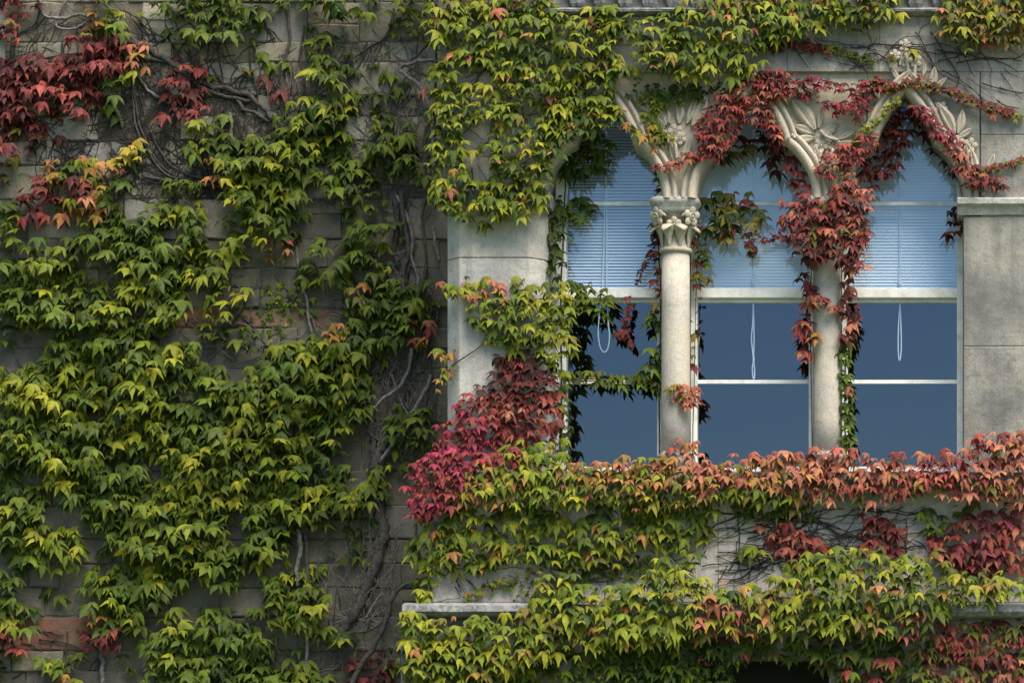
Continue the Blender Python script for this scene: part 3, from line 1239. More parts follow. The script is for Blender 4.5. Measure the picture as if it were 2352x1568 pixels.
def make_leaf(r, dx, dy, Y, out, size, mix, pitch=(18, 72), yaw=42, roll=36):
    lf = Leaf()
    lf.p = P(dx, dy, Y - out)
    lf.rot = (R(-r.uniform(*pitch)), R(r.gauss(0, roll * 0.6)), R(r.gauss(0, yaw * 0.6)))
    lf.s = size / 400.0 / 1.42 * r.choice((0.5, 0.65, 0.8, 0.9, 1.0, 1.05, 1.12, 1.2, 1.32))
    lf.c = pick(mix, r, dx, dy)
    lf.o = out
    return lf


def lmat(lf):
    return Matrix.Translation(lf.p) @ Euler((0, 0, lf.rot[2])).to_matrix().to_4x4() @ Euler((lf.rot[0], 0, 0)).to_matrix().to_4x4() @ Euler((0, lf.rot[1], 0)).to_matrix().to_4x4() @ Matrix.Scale(lf.s, 4)


def leaf_stuff(name, leaves, geos, parent, off, r):
    V, F, UV, C = [], [], [], []
    for lf in leaves:
        g_ = geos[r.randrange(len(geos))]
        m = lmat(lf)
        b = len(V)
        V += [tuple((m @ Vector(v)) - off) for v in g_[0]]
        F += [tuple(i + b for i in f) for f in g_[1]]
        UV += g_[2]
        C += [(*lf.c, 1.0)] * len(g_[0])
    me = bpy.data.meshes.new(name)
    me.from_pydata(V, [], F)
    uvl = me.uv_layers.new(name='UVMap')
    for lp in me.loops:
        uvl.data[lp.index].uv = UV[lp.vertex_index]
    at = me.attributes.new('leaf_colour', 'FLOAT_COLOR', 'POINT')
    at.data.foreach_set('color', [q for c in C for q in c])
    me.polygons.foreach_set('use_smooth', [True] * len(me.polygons))
    me.materials.append(M['leaf_mass'])
    o = link(bpy.data.objects.new(name, me), parent)
    o['kind'] = 'stuff'
    return o


COUNT = [0]


def ivy(label, base, leaves, stems=(), tiny=(), twigs=None, seed=1, group=None, twmat='twig'):
    """one climbing plant: stems, up to 300 leaves of its own, the rest as one mass"""
    r = random.Random(seed)
    root = tag(empty('ivy_vine', base), label, 'ivy', group)
    off = Vector(base)
    leaves = [lf for lf in leaves if lf is not None]

    def seen(lf):
        sx_ = (lf.p - CAM)
        px = CAM + sx_ * (D / (D + lf.p.y))
        return -1.02 < (px.x) / 2.94 < 1.02 and -0.05 < px.z < 4.0
    leaves = [lf for lf in leaves if seen(lf)]
    leaves.sort(key=lambda q: -(q.o + q.s * 0.3))
    for lf in leaves[:300]:
        o = bpy.data.objects.new('leaf', LEAFM[r.randrange(NV)])
        COL.objects.link(o)
        o.parent = root
        o.matrix_basis = Matrix.Translation(-off) @ lmat(lf)
        o.color = (*lf.c, 1)
        COUNT[0] += 1
    if len(leaves) > 300:
        leaf_stuff('leaf_mass', leaves[300:], LEAFG, root, off, r)
    if tiny:
        leaf_stuff('small_leaf_growth', list(tiny), LITE, root, off, r)
    for (pts, r0, r1, Y, mat) in stems:
        q = smooth_path([P(x, y, Y - r_off(x, y, r0)) - off for x, y in pts], 5)
        n_ = len(q)
        rad = [(r0 + (r1 - r0) * i / (n_ - 1)) * (1 + 0.22 * noise.noise(Vector((i * 0.6, r0 * 900, pts[0][0])))) for i in range(n_)]
        for i in range(1, n_ - 1):
            q[i] += Vector((noise.noise(Vector((i * 0.5, pts[0][0], 1))), noise.noise(Vector((i * 0.5, pts[0][1], 7))) * 0.5, noise.noise(Vector((i * 0.5, pts[0][0], 4))))) * r0 * 0.9
        v, f = tube_data(q, rad, 8)
        mesh_obj('stem', v, f, M[mat], root, True)
    if twigs is not None and twigs.v:
        twigs.v = [Vector(v) - off for v in twigs.v]
        tw_ = twigs.build('tendril_growth', M[twmat], root)
        tw_['kind'] = 'stuff'
    return root


def r_off(x, y, r0):
    return r0 * 0.8 + 0.012 + 0.012 * noise.noise(Vector((x * 0.01, y * 0.01, 2)))


def clump(x, y, size):
    """0..1: how far a leaf stands out in its umbrella-shaped clump; near 0 in the gap under a clump"""
    best, val = 1e9, 0.0
    cw, chh = size, size * 0.62
    ci, cj = math.floor(x / cw), math.floor(y / chh)
    for j in range(cj - 1, cj + 2):
        for i in range(ci - 1, ci + 2):
            rr = random.Random(i * 7919 + j * 104729 + int(size))
            mx_, my_ = (i + rr.uniform(0.1, 0.9)) * cw, (j + rr.uniform(0.15, 0.85)) * chh
            u, v = (x - mx_) / cw, (y - my_) / chh
            d = u * u + v * v * 0.8
            if d < best:
                best = d
                t = v + 0.9 * u * u
                val = 0.55 + 0.6 * t if t < 0.42 else max(0.0, 0.80 - (t - 0.42) * 5)
    return max(0.0, min(1.0, val))


def scatter(poly, Y, size, mix, step=None, out=(0.03, 0.10), bulge=60, holes=(), seed=0, keep=1.0, pitch=(18, 72), layers=2, edge_jit=14, yaw=42, roll=28, mixfn=None, clumps=True):
    r = random.Random(seed)
    L = []
    size = size * 0.83
    out = (out[0] * 0.8, out[1] * 0.72)
    xs = [p[0] for p in poly]
    ys = [p[1] for p in poly]
    sx_ = size * 0.56
    sy_ = size * 0.42
    for lay in range(layers):
        dens = 1.0 if lay == 0 else 0.6
        y = min(ys) - sy_ * r.random()
        row = 0
        while y < max(ys) + 10:
            x = min(xs) - sx_ * r.random() + (row % 2) * sx_ * 0.5
            while x < max(xs) + 10:
                px = x + r.uniform(-0.5, 0.5) * sx_
                py = y + r.uniform(-0.65, 0.65) * sy_
                x += sx_
                if r.random() > keep * dens:
                    continue
                if not inside(poly, px + r.uniform(-edge_jit, edge_jit), py + size * 0.35 + r.uniform(-edge_jit, edge_jit)):
                    continue
                if any(((px - hx_) / rx) ** 2 + ((py + size * 0.3 - hy_) / ry) ** 2 < 1 for hx_, hy_, rx, ry in holes):
                    continue
                cg = clump(px, py, size * 3.2) if clumps else 0.6
                if lay == 0 and cg < 0.12 and r.random() < 0.22:
                    continue
                e = min(1.0, edge_dist(poly, px, py) / bulge)
                o_ = out[0] + (out[1] - out[0]) * (0.35 + 0.65 * e) * (0.35 + 0.85 * cg)
                o_ += r.uniform(-0.015, 0.02)
                if lay:
                    o_ *= 0.5
                mx_ = mixfn(px, py) if mixfn else mix
                L.append(make_leaf(r, px, py, Y, max(0.012, o_), size, mx_, pitch, yaw, roll))
            y += sy_
            row += 1
    return L


def strand(pts, Y, size, mix, n_, seed=0, spread=10, out=0.02, pitch=(25, 60)):
    r = random.Random(seed)
    q = smooth_path([Vector((x, y, 0)) for x, y in pts], 8)
    L = []
    for i in range(n_):
        t = (i + r.random()) / n_ * (len(q) - 1)
        a = q[int(t)]
        L.append(make_leaf(r, a.x + r.gauss(0, spread), a.y + r.gauss(0, spread) - size * 0.3, Y, out * r.uniform(0.6, 1.6), size, mix, pitch))
    return L


def twig_field(acc, region, Y, n_, seed, ang=(20, 160), length=(80, 260), rad=(0.0012, 0.0035), avoid=None, wander=0.5):
    """thin clinging stems that wander over bare stone"""
    r = random.Random(seed)
    xs = [p[0] for p in region]
    ys = [p[1] for p in region]
    made = 0
    tries = 0
    while made < n_ and tries < n_ * 12:
        tries += 1
        x, y = r.uniform(min(xs), max(xs)), r.uniform(min(ys), max(ys))
        if not inside(region, x, y) or (avoid and avoid(x, y)):
            continue
        made += 1
        a = R(r.uniform(*ang))
        Ln = r.uniform(*length)
        r0 = r.uniform(*rad)
        pts = []
        step = 14
        nseg = max(3, int(Ln / step))
        for i in range(nseg):
            if not inside(region, x, y):
                break
            pts.append(P(x, y, Y - r0 * 1.5 - 0.004 - 0.006 * r.random()))
            a += r.gauss(0, wander * 0.35)
            x += math.cos(a) * step
            y += math.sin(a) * step
            if r.random() < 0.10 and i > 1:
                # a side twig
                b, xx, yy = a + r.choice((-1, 1)) * r.uniform(0.4, 1.1), x, y
                sp = [P(xx, yy, Y - 0.006)]
                for _ in range(r.randint(2, 6)):
                    b += r.gauss(0, 0.3)
                    xx += math.cos(b) * 10
                    yy += math.sin(b) * 10
                    sp.append(P(xx, yy, Y - 0.006 - 0.01 * r.random()))
                v, f = tube_data(sp, [r0 * 0.6] * len(sp), 3, False)
                acc.add(v, f)
        if len(pts) > 2:
            v, f = tube_data(pts, [r0 * (1 - 0.5 * i / len(pts)) for i in range(len(pts))], 4, False)
            acc.add(v, f)


# ------------------------------------------------------------------ ivy on the left wall, read off in cells of 47 picture units
GRID = [
    "DD..OY.GGGGGGGgGGYgGG",
    "D...OY..gGGGg..gg..gG",
    "D..RRRO..g..g..Yg....",
    "RRRRRRO.dD..dg.YGgg..",
    "RRRRDG..DDg..d..Yggg.",
    "DRDRdg..DD....YYYggg.",
    "DDdd.....YGg.GYGG.YG.",
    "Rd....y..YGgYYYYGgYGg",
    "d.OGOOg...OYYYGGGGgGG",
    ".RRROG..GG.YYYG.GGg..",
    "GRROOG.YYY.YYYg..gg..",
    "G...GGGGgG.gYYg..GGg.",
    "gGGGGGGGGYYY.OgGGGG..",
    "GYYG.gYYGYY...gGGgG..",
    "GGYGGgYYG.YY.tt..OGGG",
    "GGGGGY.YY.Y.tt...GGGG",
    "gg.GGYGG..GG...YOGGGO",
    "..GGYGYYYG..gYYYYYG..",
    "YGGYYGYYGGG.YGGYYG...",
    "YYYGGGYYggYYYYYYYG...",
    "GYYYgGYYGGGYYYYGGG.GG",
    "YYGGGYYYGGYYGYYGG..GG",
    "GGYGYGggYYYGYGYGg..g.",
    "G.YYGGGgYYGYGYGgGYY..",
    "GG.GGGGGYYYYGYYYGYG..",
    "YG..GGGYGYG.GGGGggg..",
    "GYYY.GGYGYY.YG..gg...",
    "gGYY.gYYGGYGYY..gg...",
    "G...GGGYGYGG.YYG.....",
    "G.g.GYGG.....YYY.....",
    "YG..OGG.YGGGGYYg.....",
    "R...RR.GYGGGGg.GG....",
    "g.GG..gGYGGGGgY..DDg.",
    "g.GO...GGGGGGGYG.DD..",
    "g.GO...GGGGGGGYG.DD..",
]
CELL = 47.04
NR, NC = len(GRID), 21


def occ(cx, cy):
    if 0 <= cy < NR and 0 <= cx < NC:
        return 0.0 if GRID[cy][cx] == '.' else (0.45 if GRID[cy][cx] in 'gdt' else 1.0)
    return 0.6


def occ_s(cx, cy):
    s = 0
    w = 0
    for j in (-1, 0, 1):
        for i in (-1, 0, 1):
            k_ = 2 if (i == 0 and j == 0) else 1
            s += occ(cx + i, cy + j) * k_
            w += k_
    return s / w


MIXG = {'G': 'ggGGGGGGGY', 'g': 'ggggGGG', 'Y': 'GGGGGYYYYY', 'y': 'YyyO', 'O': 'LLOOPYRL', 'R': 'DRRDRDDR', 'D': 'DDDDRRL', 'd': 'DDL', 't': 'GYG'}

PLANTS = [
    # (seed cells, label, base photo point)
    ('dark red ivy trailing along the upper left edge of the stone wall', [(1, 3), (3, 4), (0, 6), (0, 0)]),
    ('olive yellow ivy tuft hanging among bare grey stems near the top edge', [(4.5, 0.7)]),
    ('small dull red ivy tuft alone on the bare stem covered wall', [(8.5, 4)]),
    ('green ivy along the top edge left of the window bay', [(10, 0), (15, 1), (18, 3), (16, 3)]),
    ('orange and red ivy band above the bare stone patch on the left wall', [(2.5, 9.5), (5, 8.5)]),
    ('yellow green ivy arching from wall centre down towards the red stones', [(13, 7), (12, 10), (10, 6), (8, 10), (12, 12)]),
    ('green ivy beside the dark corner, above the bare crooked stems', [(18, 7), (17, 12), (16, 9)]),
    ('green ivy mound in the middle of the left edge', [(2, 13), (1, 15), (5, 12)]),
    ('green ivy column hanging over the red stone course', [(7, 13), (7, 15), (10, 13)]),
    ('glossy green ivy with one orange tuft beside the pale pier', [(19, 15), (17, 15), (20, 16)]),
    ('yellow green ivy cascade between the red stones and the trunk', [(14, 17), (15, 19), (16, 17)]),
    ('thick green ivy at mid height of the left edge', [(1, 19), (3, 18), (5, 17), (3, 21)]),
    ('dense bright green ivy sheet below the yellow green crest', [(8, 18), (9, 21), (11, 20), (8, 23)]),
    ('broad green ivy sheet left of the bare main trunk', [(14, 21), (14, 24), (12, 23), (17, 23.5), (17, 26)]),
    ('shaded green ivy in the lower left corner region', [(1, 25), (3, 26), (0, 29), (3, 32)]),
    ('green ivy hanging over the lower dark wall', [(6, 26), (8, 27), (10, 26)]),
    ('rounded yellow green ivy tuft hanging on the pale twin stems', [(14, 29)]),
    ('dull green ivy along the bottom edge with a red tuft', [(5, 31), (9, 31), (11, 32), (14, 32.5), (16, 31)]),
    ('small green ivy bush beside the foot of the red bay ivy', [(20, 20.5)]),
    ('dark red ivy tuft at the bottom edge under the bare trunk', [(17.5, 33)]),
]
bins = [[] for _ in PLANTS]
tinyb = [[] for _ in PLANTS]
r = random.Random(11)
OUTK = {'Y': 1.15, 'y': 1.2, 'G': 0.95, 'g': 0.45, 'd': 0.4, 'D': 0.8, 'R': 1.0, 'O': 1.0, 't': 0.3}
for cy in range(-1, NR + 0):
    for cx in range(-1, NC):
        ch = GRID[min(max(cy, 0), NR - 1)][min(max(cx, 0), NC - 1)]
        if ch == '.':
            continue
        best, bi = 1e9, 0
        for i, (lab, seeds) in enumerate(PLANTS):
            for sx_, sy_ in seeds:
                d = math.hypot(cx - sx_, cy - sy_)
                isr = ch in 'RDd'
                lr = 'red' in lab.split('ivy')[0]
                d += 0 if isr == lr else (1.6 if not isr else 2.5)
                if d < best:
                    best, bi = d, i
        if ch == 't':
            for _ in range(26):
                x, y = (cx + r.uniform(-.3, 1.3)) * CELL, (cy + r.uniform(-.3, 1.3)) * CELL
                tinyb[bi].append(make_leaf(r, x, y, WL, r.uniform(0.01, 0.03), 20, 'gGGY', (0, 40), 30, 60))
            continue
        sm = occ_s(cx, cy)
        below = occ(cx, cy + 1)
        n_ = {'g': 3, 'd': 3}.get(ch, 8 if sm < 0.75 else 16)
        for q in range(n_):
            x, y = (cx + (q % 2) * 0.5 + r.uniform(-0.05, 0.55)) * CELL, (cy + r.uniform(-0.05, 1.05)) * CELL - 17
            o_ = (0.035 + 0.15 * sm) * OUTK[ch] * r.uniform(0.45, 1.1) + 0.035 * noise.noise(Vector((x * .012, y * .012, 4)))
            cg = clump(x, y, 150)
            if q < 7 and cg < 0.12 and r.random() < (0.3 if sm > 0.75 else 0.9):
                continue
            o_ *= 0.35 + 0.95 * cg
            if below < 0.5:
                o_ *= 1.12
            if q >= 8:
                o_ *= 0.45
            sz = 44 if ch not in 'RDO' else 40
            bins[bi].append(make_leaf(r, x, y, WL, max(0.02, o_), sz * r.uniform(0.85, 1.08), MIXG[ch]))

STEMS = {
    3: [([(905, 20), (890, 80), (845, 110), (812, 135)], 0.010, 0.006, WL, 'bark'), ([(840, 115), (825, 150), (808, 175)], 0.006, 0.004, WL, 'bark'), ([(812, 130), (818, 180), (830, 215)], 0.007, 0.004, WL, 'bark_pale')],
    1: [([(90, -10), (95, 20), (105, 38), (150, 42), (190, 34), (230, 60)], 0.011, 0.009, WL, 'bark_pale'), ([(160, -10), (140, 20), (128, 50), (138, 66), (170, 66), (200, 50)], 0.009, 0.007, WL, 'bark_pale'),
        ([(255, 60), (300, 92), (350, 118), (400, 150), (450, 185), (520, 205), (580, 225), (625, 275)], 0.021, 0.013, WL, 'bark'),
        ([(270, 95), (310, 130), (360, 138), (410, 150), (460, 200), (520, 222), (575, 232)], 0.016, 0.010, WL, 'bark'),
        ([(262, 100), (300, 135), (312, 160), (330, 195), (360, 222), (400, 240)], 0.014, 0.008, WL, 'bark_pale'),
        ([(255, 20), (225, 0), (205, -10)], 0.008, 0.006, WL, 'bark_pale'), ([(100, 135), (160, 125), (240, 128), (310, 150)], 0.006, 0.005, WL, 'twig'),
        ([(540, 222), (560, 250), (590, 262), (618, 280)], 0.012, 0.01, WL, 'bark')],
    2: [([(305, 200), (310, 280), (330, 330), (380, 400), (440, 412)], 0.007, 0.006, WL, 'bark'), ([(345, 300), (370, 350), (400, 385), (460, 410), (540, 425)], 0.008, 0.005, WL, 'bark'), ([(330, 405), (400, 418), (470, 424), (560, 440)], 0.010, 0.006, WL, 'bark'),
        ([(300, 160), (312, 240), (325, 300), (360, 370), (395, 400)], 0.007, 0.004, WL, 'bark')],
    6: [([(1002, 138), (960, 142), (932, 150), (918, 162), (945, 182), (968, 205), (985, 240), (992, 300), (996, 380), (1000, 440)], 0.012, 0.010, WL - 0.05, 'bark_pale'),
        ([(985, 100), (960, 125), (930, 150)], 0.009, 0.008, WL - 0.04, 'bark'),
        ([(905, 448), (912, 480), (910, 530), (905, 575), (915, 610)], 0.018, 0.014, WL, 'bark'),
        ([(912, 450), (935, 500), (948, 545), (945, 590), (960, 640), (955, 690)], 0.012, 0.009, WL - 0.02, 'bark_pale'),
        ([(958, 545), (930, 580), (905, 610), (880, 640)], 0.008, 0.005, WL - 0.02, 'bark'),
        ([(995, 520), (1000, 560), (1010, 600)], 0.011, 0.008, WL - 0.05, 'bark_pale'),
        ([(920, 440), (930, 520), (938, 580), (925, 640), (935, 700)], 0.015, 0.011, WL - 0.03, 'bark'),
        ([(988, 240), (975, 330), (985, 420), (970, 500), (980, 600), (965, 680)], 0.010, 0.007, WL - 0.04, 'bark'),
        ([(700, 60), (690, 130), (700, 200), (685, 260)], 0.008, 0.005, WL, 'bark'), ([(660, 20), (665, 90), (650, 160), (640, 250)], 0.010, 0.006, WL, 'bark'),
        ([(625, 275), (655, 330), (690, 360), (740, 420)], 0.011, 0.007, WL, 'bark')],
    8: [([(595, 655), (570, 685), (545, 720), (515, 755), (490, 790)], 0.014, 0.011, WL, 'bark'), ([(520, 700), (560, 730), (600, 770)], 0.008, 0.005, WL, 'bark'), ([(540, 740), (580, 755), (610, 790)], 0.006, 0.004, WL, 'bark_pale')],
    10: [([(680, 560), (690, 640), (705, 690), (708, 730), (722, 790)], 0.009, 0.007, WL, 'bark_pale')],
    9: [([(838, 880), (845, 940), (855, 1000), (860, 1060)], 0.019, 0.016, WL, 'bark'), ([(945, 800), (938, 850), (915, 890), (880, 915), (845, 950)], 0.012, 0.010, WL - 0.06, 'bark_pale'),
        ([(992, 862), (972, 905), (945, 950), (915, 1000), (872, 1062)], 0.013, 0.012, WL - 0.05, 'bark_pale'), ([(940, 925), (900, 955), (862, 985)], 0.007, 0.005, WL - 0.02, 'bark'),
        ([(930, 820), (900, 850), (870, 860)], 0.006, 0.004, WL, 'bark'), ([(975, 770), (985, 810), (970, 860)], 0.006, 0.004, WL - 0.03, 'twig'),
        ([(955, 690), (968, 760), (950, 830), (930, 900), (905, 960), (890, 1010)], 0.013, 0.010, WL - 0.02, 'bark'),
        ([(990, 700), (980, 790), (990, 870), (965, 960), (950, 1040)], 0.009, 0.007, WL - 0.04, 'bark'),
        ([(900, 860), (925, 930), (960, 985), (985, 1010)], 0.007, 0.005, WL - 0.03, 'bark_pale')],
    13: [([(890, 1000), (868, 1045), (862, 1100), (872, 1160), (880, 1220), (868, 1280), (845, 1340), (815, 1410), (780, 1450)], 0.030, 0.036, WL, 'bark'),
         ([(970, 1330), (925, 1345), (900, 1375), (885, 1430), (858, 1485), (828, 1530), (800, 1590)], 0.012, 0.018, WL - 0.08, 'bark'),
         ([(905, 1520), (950, 1490), (985, 1460)], 0.012, 0.008, WL - 0.05, 'bark'), ([(840, 1420), (860, 1385), (880, 1360)], 0.008, 0.006, WL - 0.03, 'bark_pale'),
         ([(780, 1450), (840, 1450), (880, 1425), (890, 1390)], 0.006, 0.004, WL - 0.04, 'twig'), ([(852, 1330), (858, 1390), (845, 1440)], 0.005, 0.004, WL - 0.03, 'twig'),
         ([(925, 1380), (970, 1378), (1010, 1360)], 0.006, 0.004, WL - 0.04, 'twig')],
    16: [([(686, 1215), (690, 1260), (682, 1300), (684, 1345)], 0.014, 0.012, WL - 0.05, 'bark_pale'), ([(705, 1225), (704, 1280), (708, 1345)], 0.013, 0.012, WL - 0.03, 'bark'),
         ([(698, 1430), (706, 1480), (700, 1535)], 0.011, 0.009, WL - 0.06, 'bark_pale'), ([(775, 1340), (770, 1390), (766, 1440)], 0.004, 0.003, WL - 0.03, 'twig')],
    17: [([(232, 1500), (236, 1540), (234, 1600)], 0.014, 0.014, WL, 'bark_pale'), ([(90, 1468), (150, 1475), (200, 1500)], 0.007, 0.005, WL, 'twig')],
}
TW = {}
acc = Acc()
twig_field(acc, [(20, 20), (640, 20), (700, 240), (640, 470), (300, 470), (100, 420), (20, 200)], WL, 420, 5, (10, 150), (90, 330), (0.002, 0.005), wander=0.8)
twig_field(acc, [(230, 60), (420, 100), (640, 260), (600, 470), (330, 470), (280, 250)], WL, 70, 55, (40, 110), (90, 330), (0.002, 0.006), wander=0.7)
TW[2] = acc
acc = Acc()
twig_field(acc, [(640, 60), (985, 60), (990, 480), (700, 480), (620, 240)], WL, 300, 6, (30, 140), (90, 260), (0.002, 0.0055))
TW[6] = acc
acc = Acc()
twig_field(acc, [(250, 640), (1000, 600), (1000, 820), (600, 850), (240, 800)], WL, 100, 7, (10, 170), (60, 200), (0.002, 0.006), wander=0.9)
TW[8] = acc
acc = Acc()
twig_field(acc, [(840, 560), (1005, 560), (1005, 1060), (840, 1060)], WL - 0.03, 190, 8, (50, 150), (60, 260), (0.0018, 0.005), wander=0.8)
TW[9] = acc
acc = Acc()
twig_field(acc, [(720, 1230), (930, 1150), (935, 1568), (700, 1560)], WL - 0.03, 80, 9, (60, 150), (60, 260), (0.0018, 0.0045), wander=0.9)
TW[13] = acc
acc = Acc()
twig_field(acc, [(0, 820), (240, 820), (240, 900), (0, 900)], WL, 20, 10, (0, 180), (60, 160), (0.002, 0.0055), wander=0.8)
twig_field(acc, [(40, 1440), (250, 1440), (250, 1560), (20, 1560)], WL, 24, 12, (0, 180), (60, 200), (0.002, 0.0055), wander=0.8)
TW[14] = acc

for i, (lab, seeds) in enumerate(PLANTS):
    b = P(seeds[0][0] * CELL, min(1600, seeds[0][1] * CELL + 120), WL - 0.01)
    ivy(lab, b, bins[i], STEMS.get(i, ()), tinyb[i], TW.get(i), twmat='twig_pale' if i in (6, 8, 9, 13) else 'twig', seed=50 + i, group='ivy vines on the left wall')

# ------------------------------------------------------------------ ivy on the bay
GB = 'ivy vines on the window bay'
S = scatter
TOPMIX = 'gGGGGYYGYYYYLOP'
L = S([(985, -20), (1250, -20), (1262, 30), (1330, 36), (1400, 28), (1425, 60), (1400, 120), (1420, 190), (1330, 205), (1290, 235), (1380, 235), (1422, 268), (1405, 292), (1345, 318), (1290, 322), (1272, 400), (1252, 470), (1222, 512), (1140, 522), (1060, 512), (1010, 502), (990, 470), (1000, 420), (985, 400), (1000, 330), (985, 250)],
      -0.035, 43, TOPMIX, out=(0.03, 0.13), seed=21, holes=((1090, 180, 52, 16), (1095, 312, 42, 24), (1100, 385, 36, 30), (1085, 445, 22, 16), (1085, 60, 20, 14), (1225, 258, 40, 14)), step=38)
L += S([(1250, 185), (1398, 185), (1412, 235), (1424, 268), (1405, 294), (1345, 320), (1290, 326), (1252, 420)], -0.035, 45, TOPMIX, out=(0.03, 0.10), seed=121)
acc = Acc()
twig_field(acc, [(1040, 20), (1240, 20), (1240, 480), (1040, 480)], 0.0, 50, 14, (10, 160), (60, 180), (0.0018, 0.004))
ivy('yellow green ivy with a few salmon leaves covering the wall above the left pier', P(1100, 500), L, [([(1000, -10), (1003, 120), (998, 260), (1004, 400), (1000, 480)], 0.009, 0.006, 0.03, 'bark')], twigs=acc, seed=121, group=GB)

L = S([(1400, 40), (1490, 48), (1560, 22), (1640, 0), (1690, -20), (2085, -20), (2050, 45), (1965, 78), (1890, 62), (1840, 88), (1770, 104), (1745, 140), (1715, 182), (1600, 190), (1480, 180), (1400, 200), (1380, 120)],
      -0.035, 43, 'gGGGYGYYYGGLPO', out=(0.03, 0.13), seed=22, step=38, holes=((1440, 110, 18, 22),))
t_ = strand([(1600, 215), (1650, 205), (1700, 200)], 0.02, 16, 'gG', 45, 5, 12)
ivy('green ivy hanging from the string course above the first two arches', P(1560, 190), L, [], t_, seed=122, group=GB)

L = S([(2145, -20), (2400, -20), (2400, 120), (2352, 118), (2300, 104), (2225, 116), (2165, 86)], -0.035, 43, 'GGYYYLLOOP', out=(0.03, 0.12), seed=23, step=37)
acc = Acc()
twig_field(acc, [(1760, 90), (2050, 70), (2150, 60), (2352, 120), (2352, 260), (2230, 230), (2080, 120), (1990, 180), (1780, 150)], 0.0, 46, 15, (-20, 60), (120, 360), (0.0018, 0.0042), wander=0.6)
ivy('green and salmon ivy in the upper corner right of the carved arch peak', P(2250, 110), L, [], (), acc, seed=123, group=GB)

# reveal of the left window and under its arch
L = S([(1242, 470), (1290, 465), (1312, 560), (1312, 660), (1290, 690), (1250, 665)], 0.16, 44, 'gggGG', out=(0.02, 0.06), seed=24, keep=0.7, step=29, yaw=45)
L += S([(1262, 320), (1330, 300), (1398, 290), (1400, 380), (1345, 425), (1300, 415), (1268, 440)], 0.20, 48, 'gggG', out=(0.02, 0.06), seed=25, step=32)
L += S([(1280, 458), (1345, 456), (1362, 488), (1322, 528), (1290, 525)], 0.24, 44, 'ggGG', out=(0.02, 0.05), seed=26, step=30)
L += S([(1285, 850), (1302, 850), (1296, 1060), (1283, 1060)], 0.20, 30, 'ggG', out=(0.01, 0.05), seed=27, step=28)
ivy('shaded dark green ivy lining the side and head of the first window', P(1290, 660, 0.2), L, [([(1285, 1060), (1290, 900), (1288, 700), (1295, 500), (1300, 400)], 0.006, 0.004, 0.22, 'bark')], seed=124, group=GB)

# pier band
L = S([(1008, 648), (1032, 642), (1100, 650), (1250, 655), (1300, 660), (1322, 720), (1312, 800), (1292, 860), (1270, 850), (1232, 826), (1160, 812), (1112, 782), (1085, 745), (1062, 705), (1010, 676)],
      0.0, 40, 'GGYYYYYYGL', step=29, out=(0.03, 0.11), seed=28,
      mixfn=lambda x, y: 'OPYYLY' if (x < 1160 and y < 690) else 'gGGYYYYYGL')
L += S([(1300, 648), (1380, 664), (1428, 690), (1405, 735), (1345, 715), (1302, 740)], 0.18, 42, 'gGGG', step=32, out=(0.02, 0.09), seed=29)
L += strand([(1010, 815), (1030, 830), (1018, 860), (1010, 890)], 0.02, 30, 'LOYG', 14, 3, 8)
ivy('yellow green ivy belt wrapped across the pale left pier', P(1270, 850), L, [([(1040, 838), (1075, 815), (1110, 790)], 0.004, 0.003, 0.0, 'twig')], seed=125, group=GB)

# red trapezoid
L = S([(1142, 815), (1240, 820), (1272, 870), (1282, 1000), (1275, 1035), (1180, 1022), (1100, 1045), (1000, 1052), (998, 1012), (1050, 950), (1082, 910), (1140, 872)],
      0.0, 36, 'DRRR', step=27, out=(0.02, 0.09), seed=30, mixfn=lambda x, y: 'MMMRRM' if x + (1020 - y) * 0.3 < 1130 else ('DDDR' if y < 900 else 'DRRRPDR'))
L += S([(1240, 820), (1285, 840), (1290, 1020), (1268, 1010)], 0.04, 40, 'GGYg', step=34, out=(0.02, 0.06), seed=31, keep=0.8)
ivy('crimson and magenta ivy wedge spreading over the lower left pier', P(1270, 1040), L, seed=126, group=GB)

L = S([(998, 1040), (1060, 1045), (1200, 1035), (1215, 1072), (1080, 1085), (1062, 1110), (1062, 1160), (1010, 1185), (955, 1205), (932, 1120), (945, 1085)], -0.11, 38, 'MRRMMRRRM', step=27, out=(0.03, 0.10), seed=32)
L += S([(1150, 1030), (1280, 1018), (1292, 1072), (1165, 1075)], -0.04, 46, 'YYGY', step=32, out=(0.02, 0.10), seed=33)
ivy('bright crimson ivy spilling over the end of the window sill', P(1000, 1180, -0.06), L, seed=127, group=GB)


# sill hedge
def sillmix(x, y):
    if x < 1480:
        return 'gGYYYLOOPP' if y > 1110 else 'GYYLOOOPP'
    if x < 1850:
        return 'YLOOPPPPR' if y < 1120 else 'gGGYLOP'
    if y > 1125 and x < 2150:
        return 'gGLPPR'
    return 'LOPPPPRRPR'


SILL = [(1055, 1078), (1180, 1060), (1290, 1054), (1330, 1072), (1440, 1066), (1470, 1044), (1520, 1052), (1600, 1062), (1740, 1052), (1850, 1052), (1870, 1046), (1980, 1042), (2000, 1058), (2150, 1056), (2200, 1040), (2222, 1012), (2400, 1000), (2400, 1160), (2200, 1148), (1900, 1158), (1700, 1150), (1640, 1160), (1500, 1172), (1300, 1165), (1060, 1165)]
L = S(SILL, -0.12, 40, '', step=28, out=(0.03, 0.11), seed=34, mixfn=sillmix)
for lab, a, b, sd_ in (('yellow green ivy hedge on the sill below the first window', 900, 1560, 1), ('orange and salmon ivy hedge on the sill below the middle window', 1560, 1905, 2), ('salmon red ivy hedge on the sill below the window beside the grey pier', 1905, 2200, 3), ('thick red ivy rising from the sill against the grey pier', 2200, 2600, 4)):
    part = [q for q in L if a <= (q.p.x * 400 + 1176) < b]
    ivy(lab, P((a + b) / 2, 1150, -0.1), part, seed=130 + sd_, group=GB)

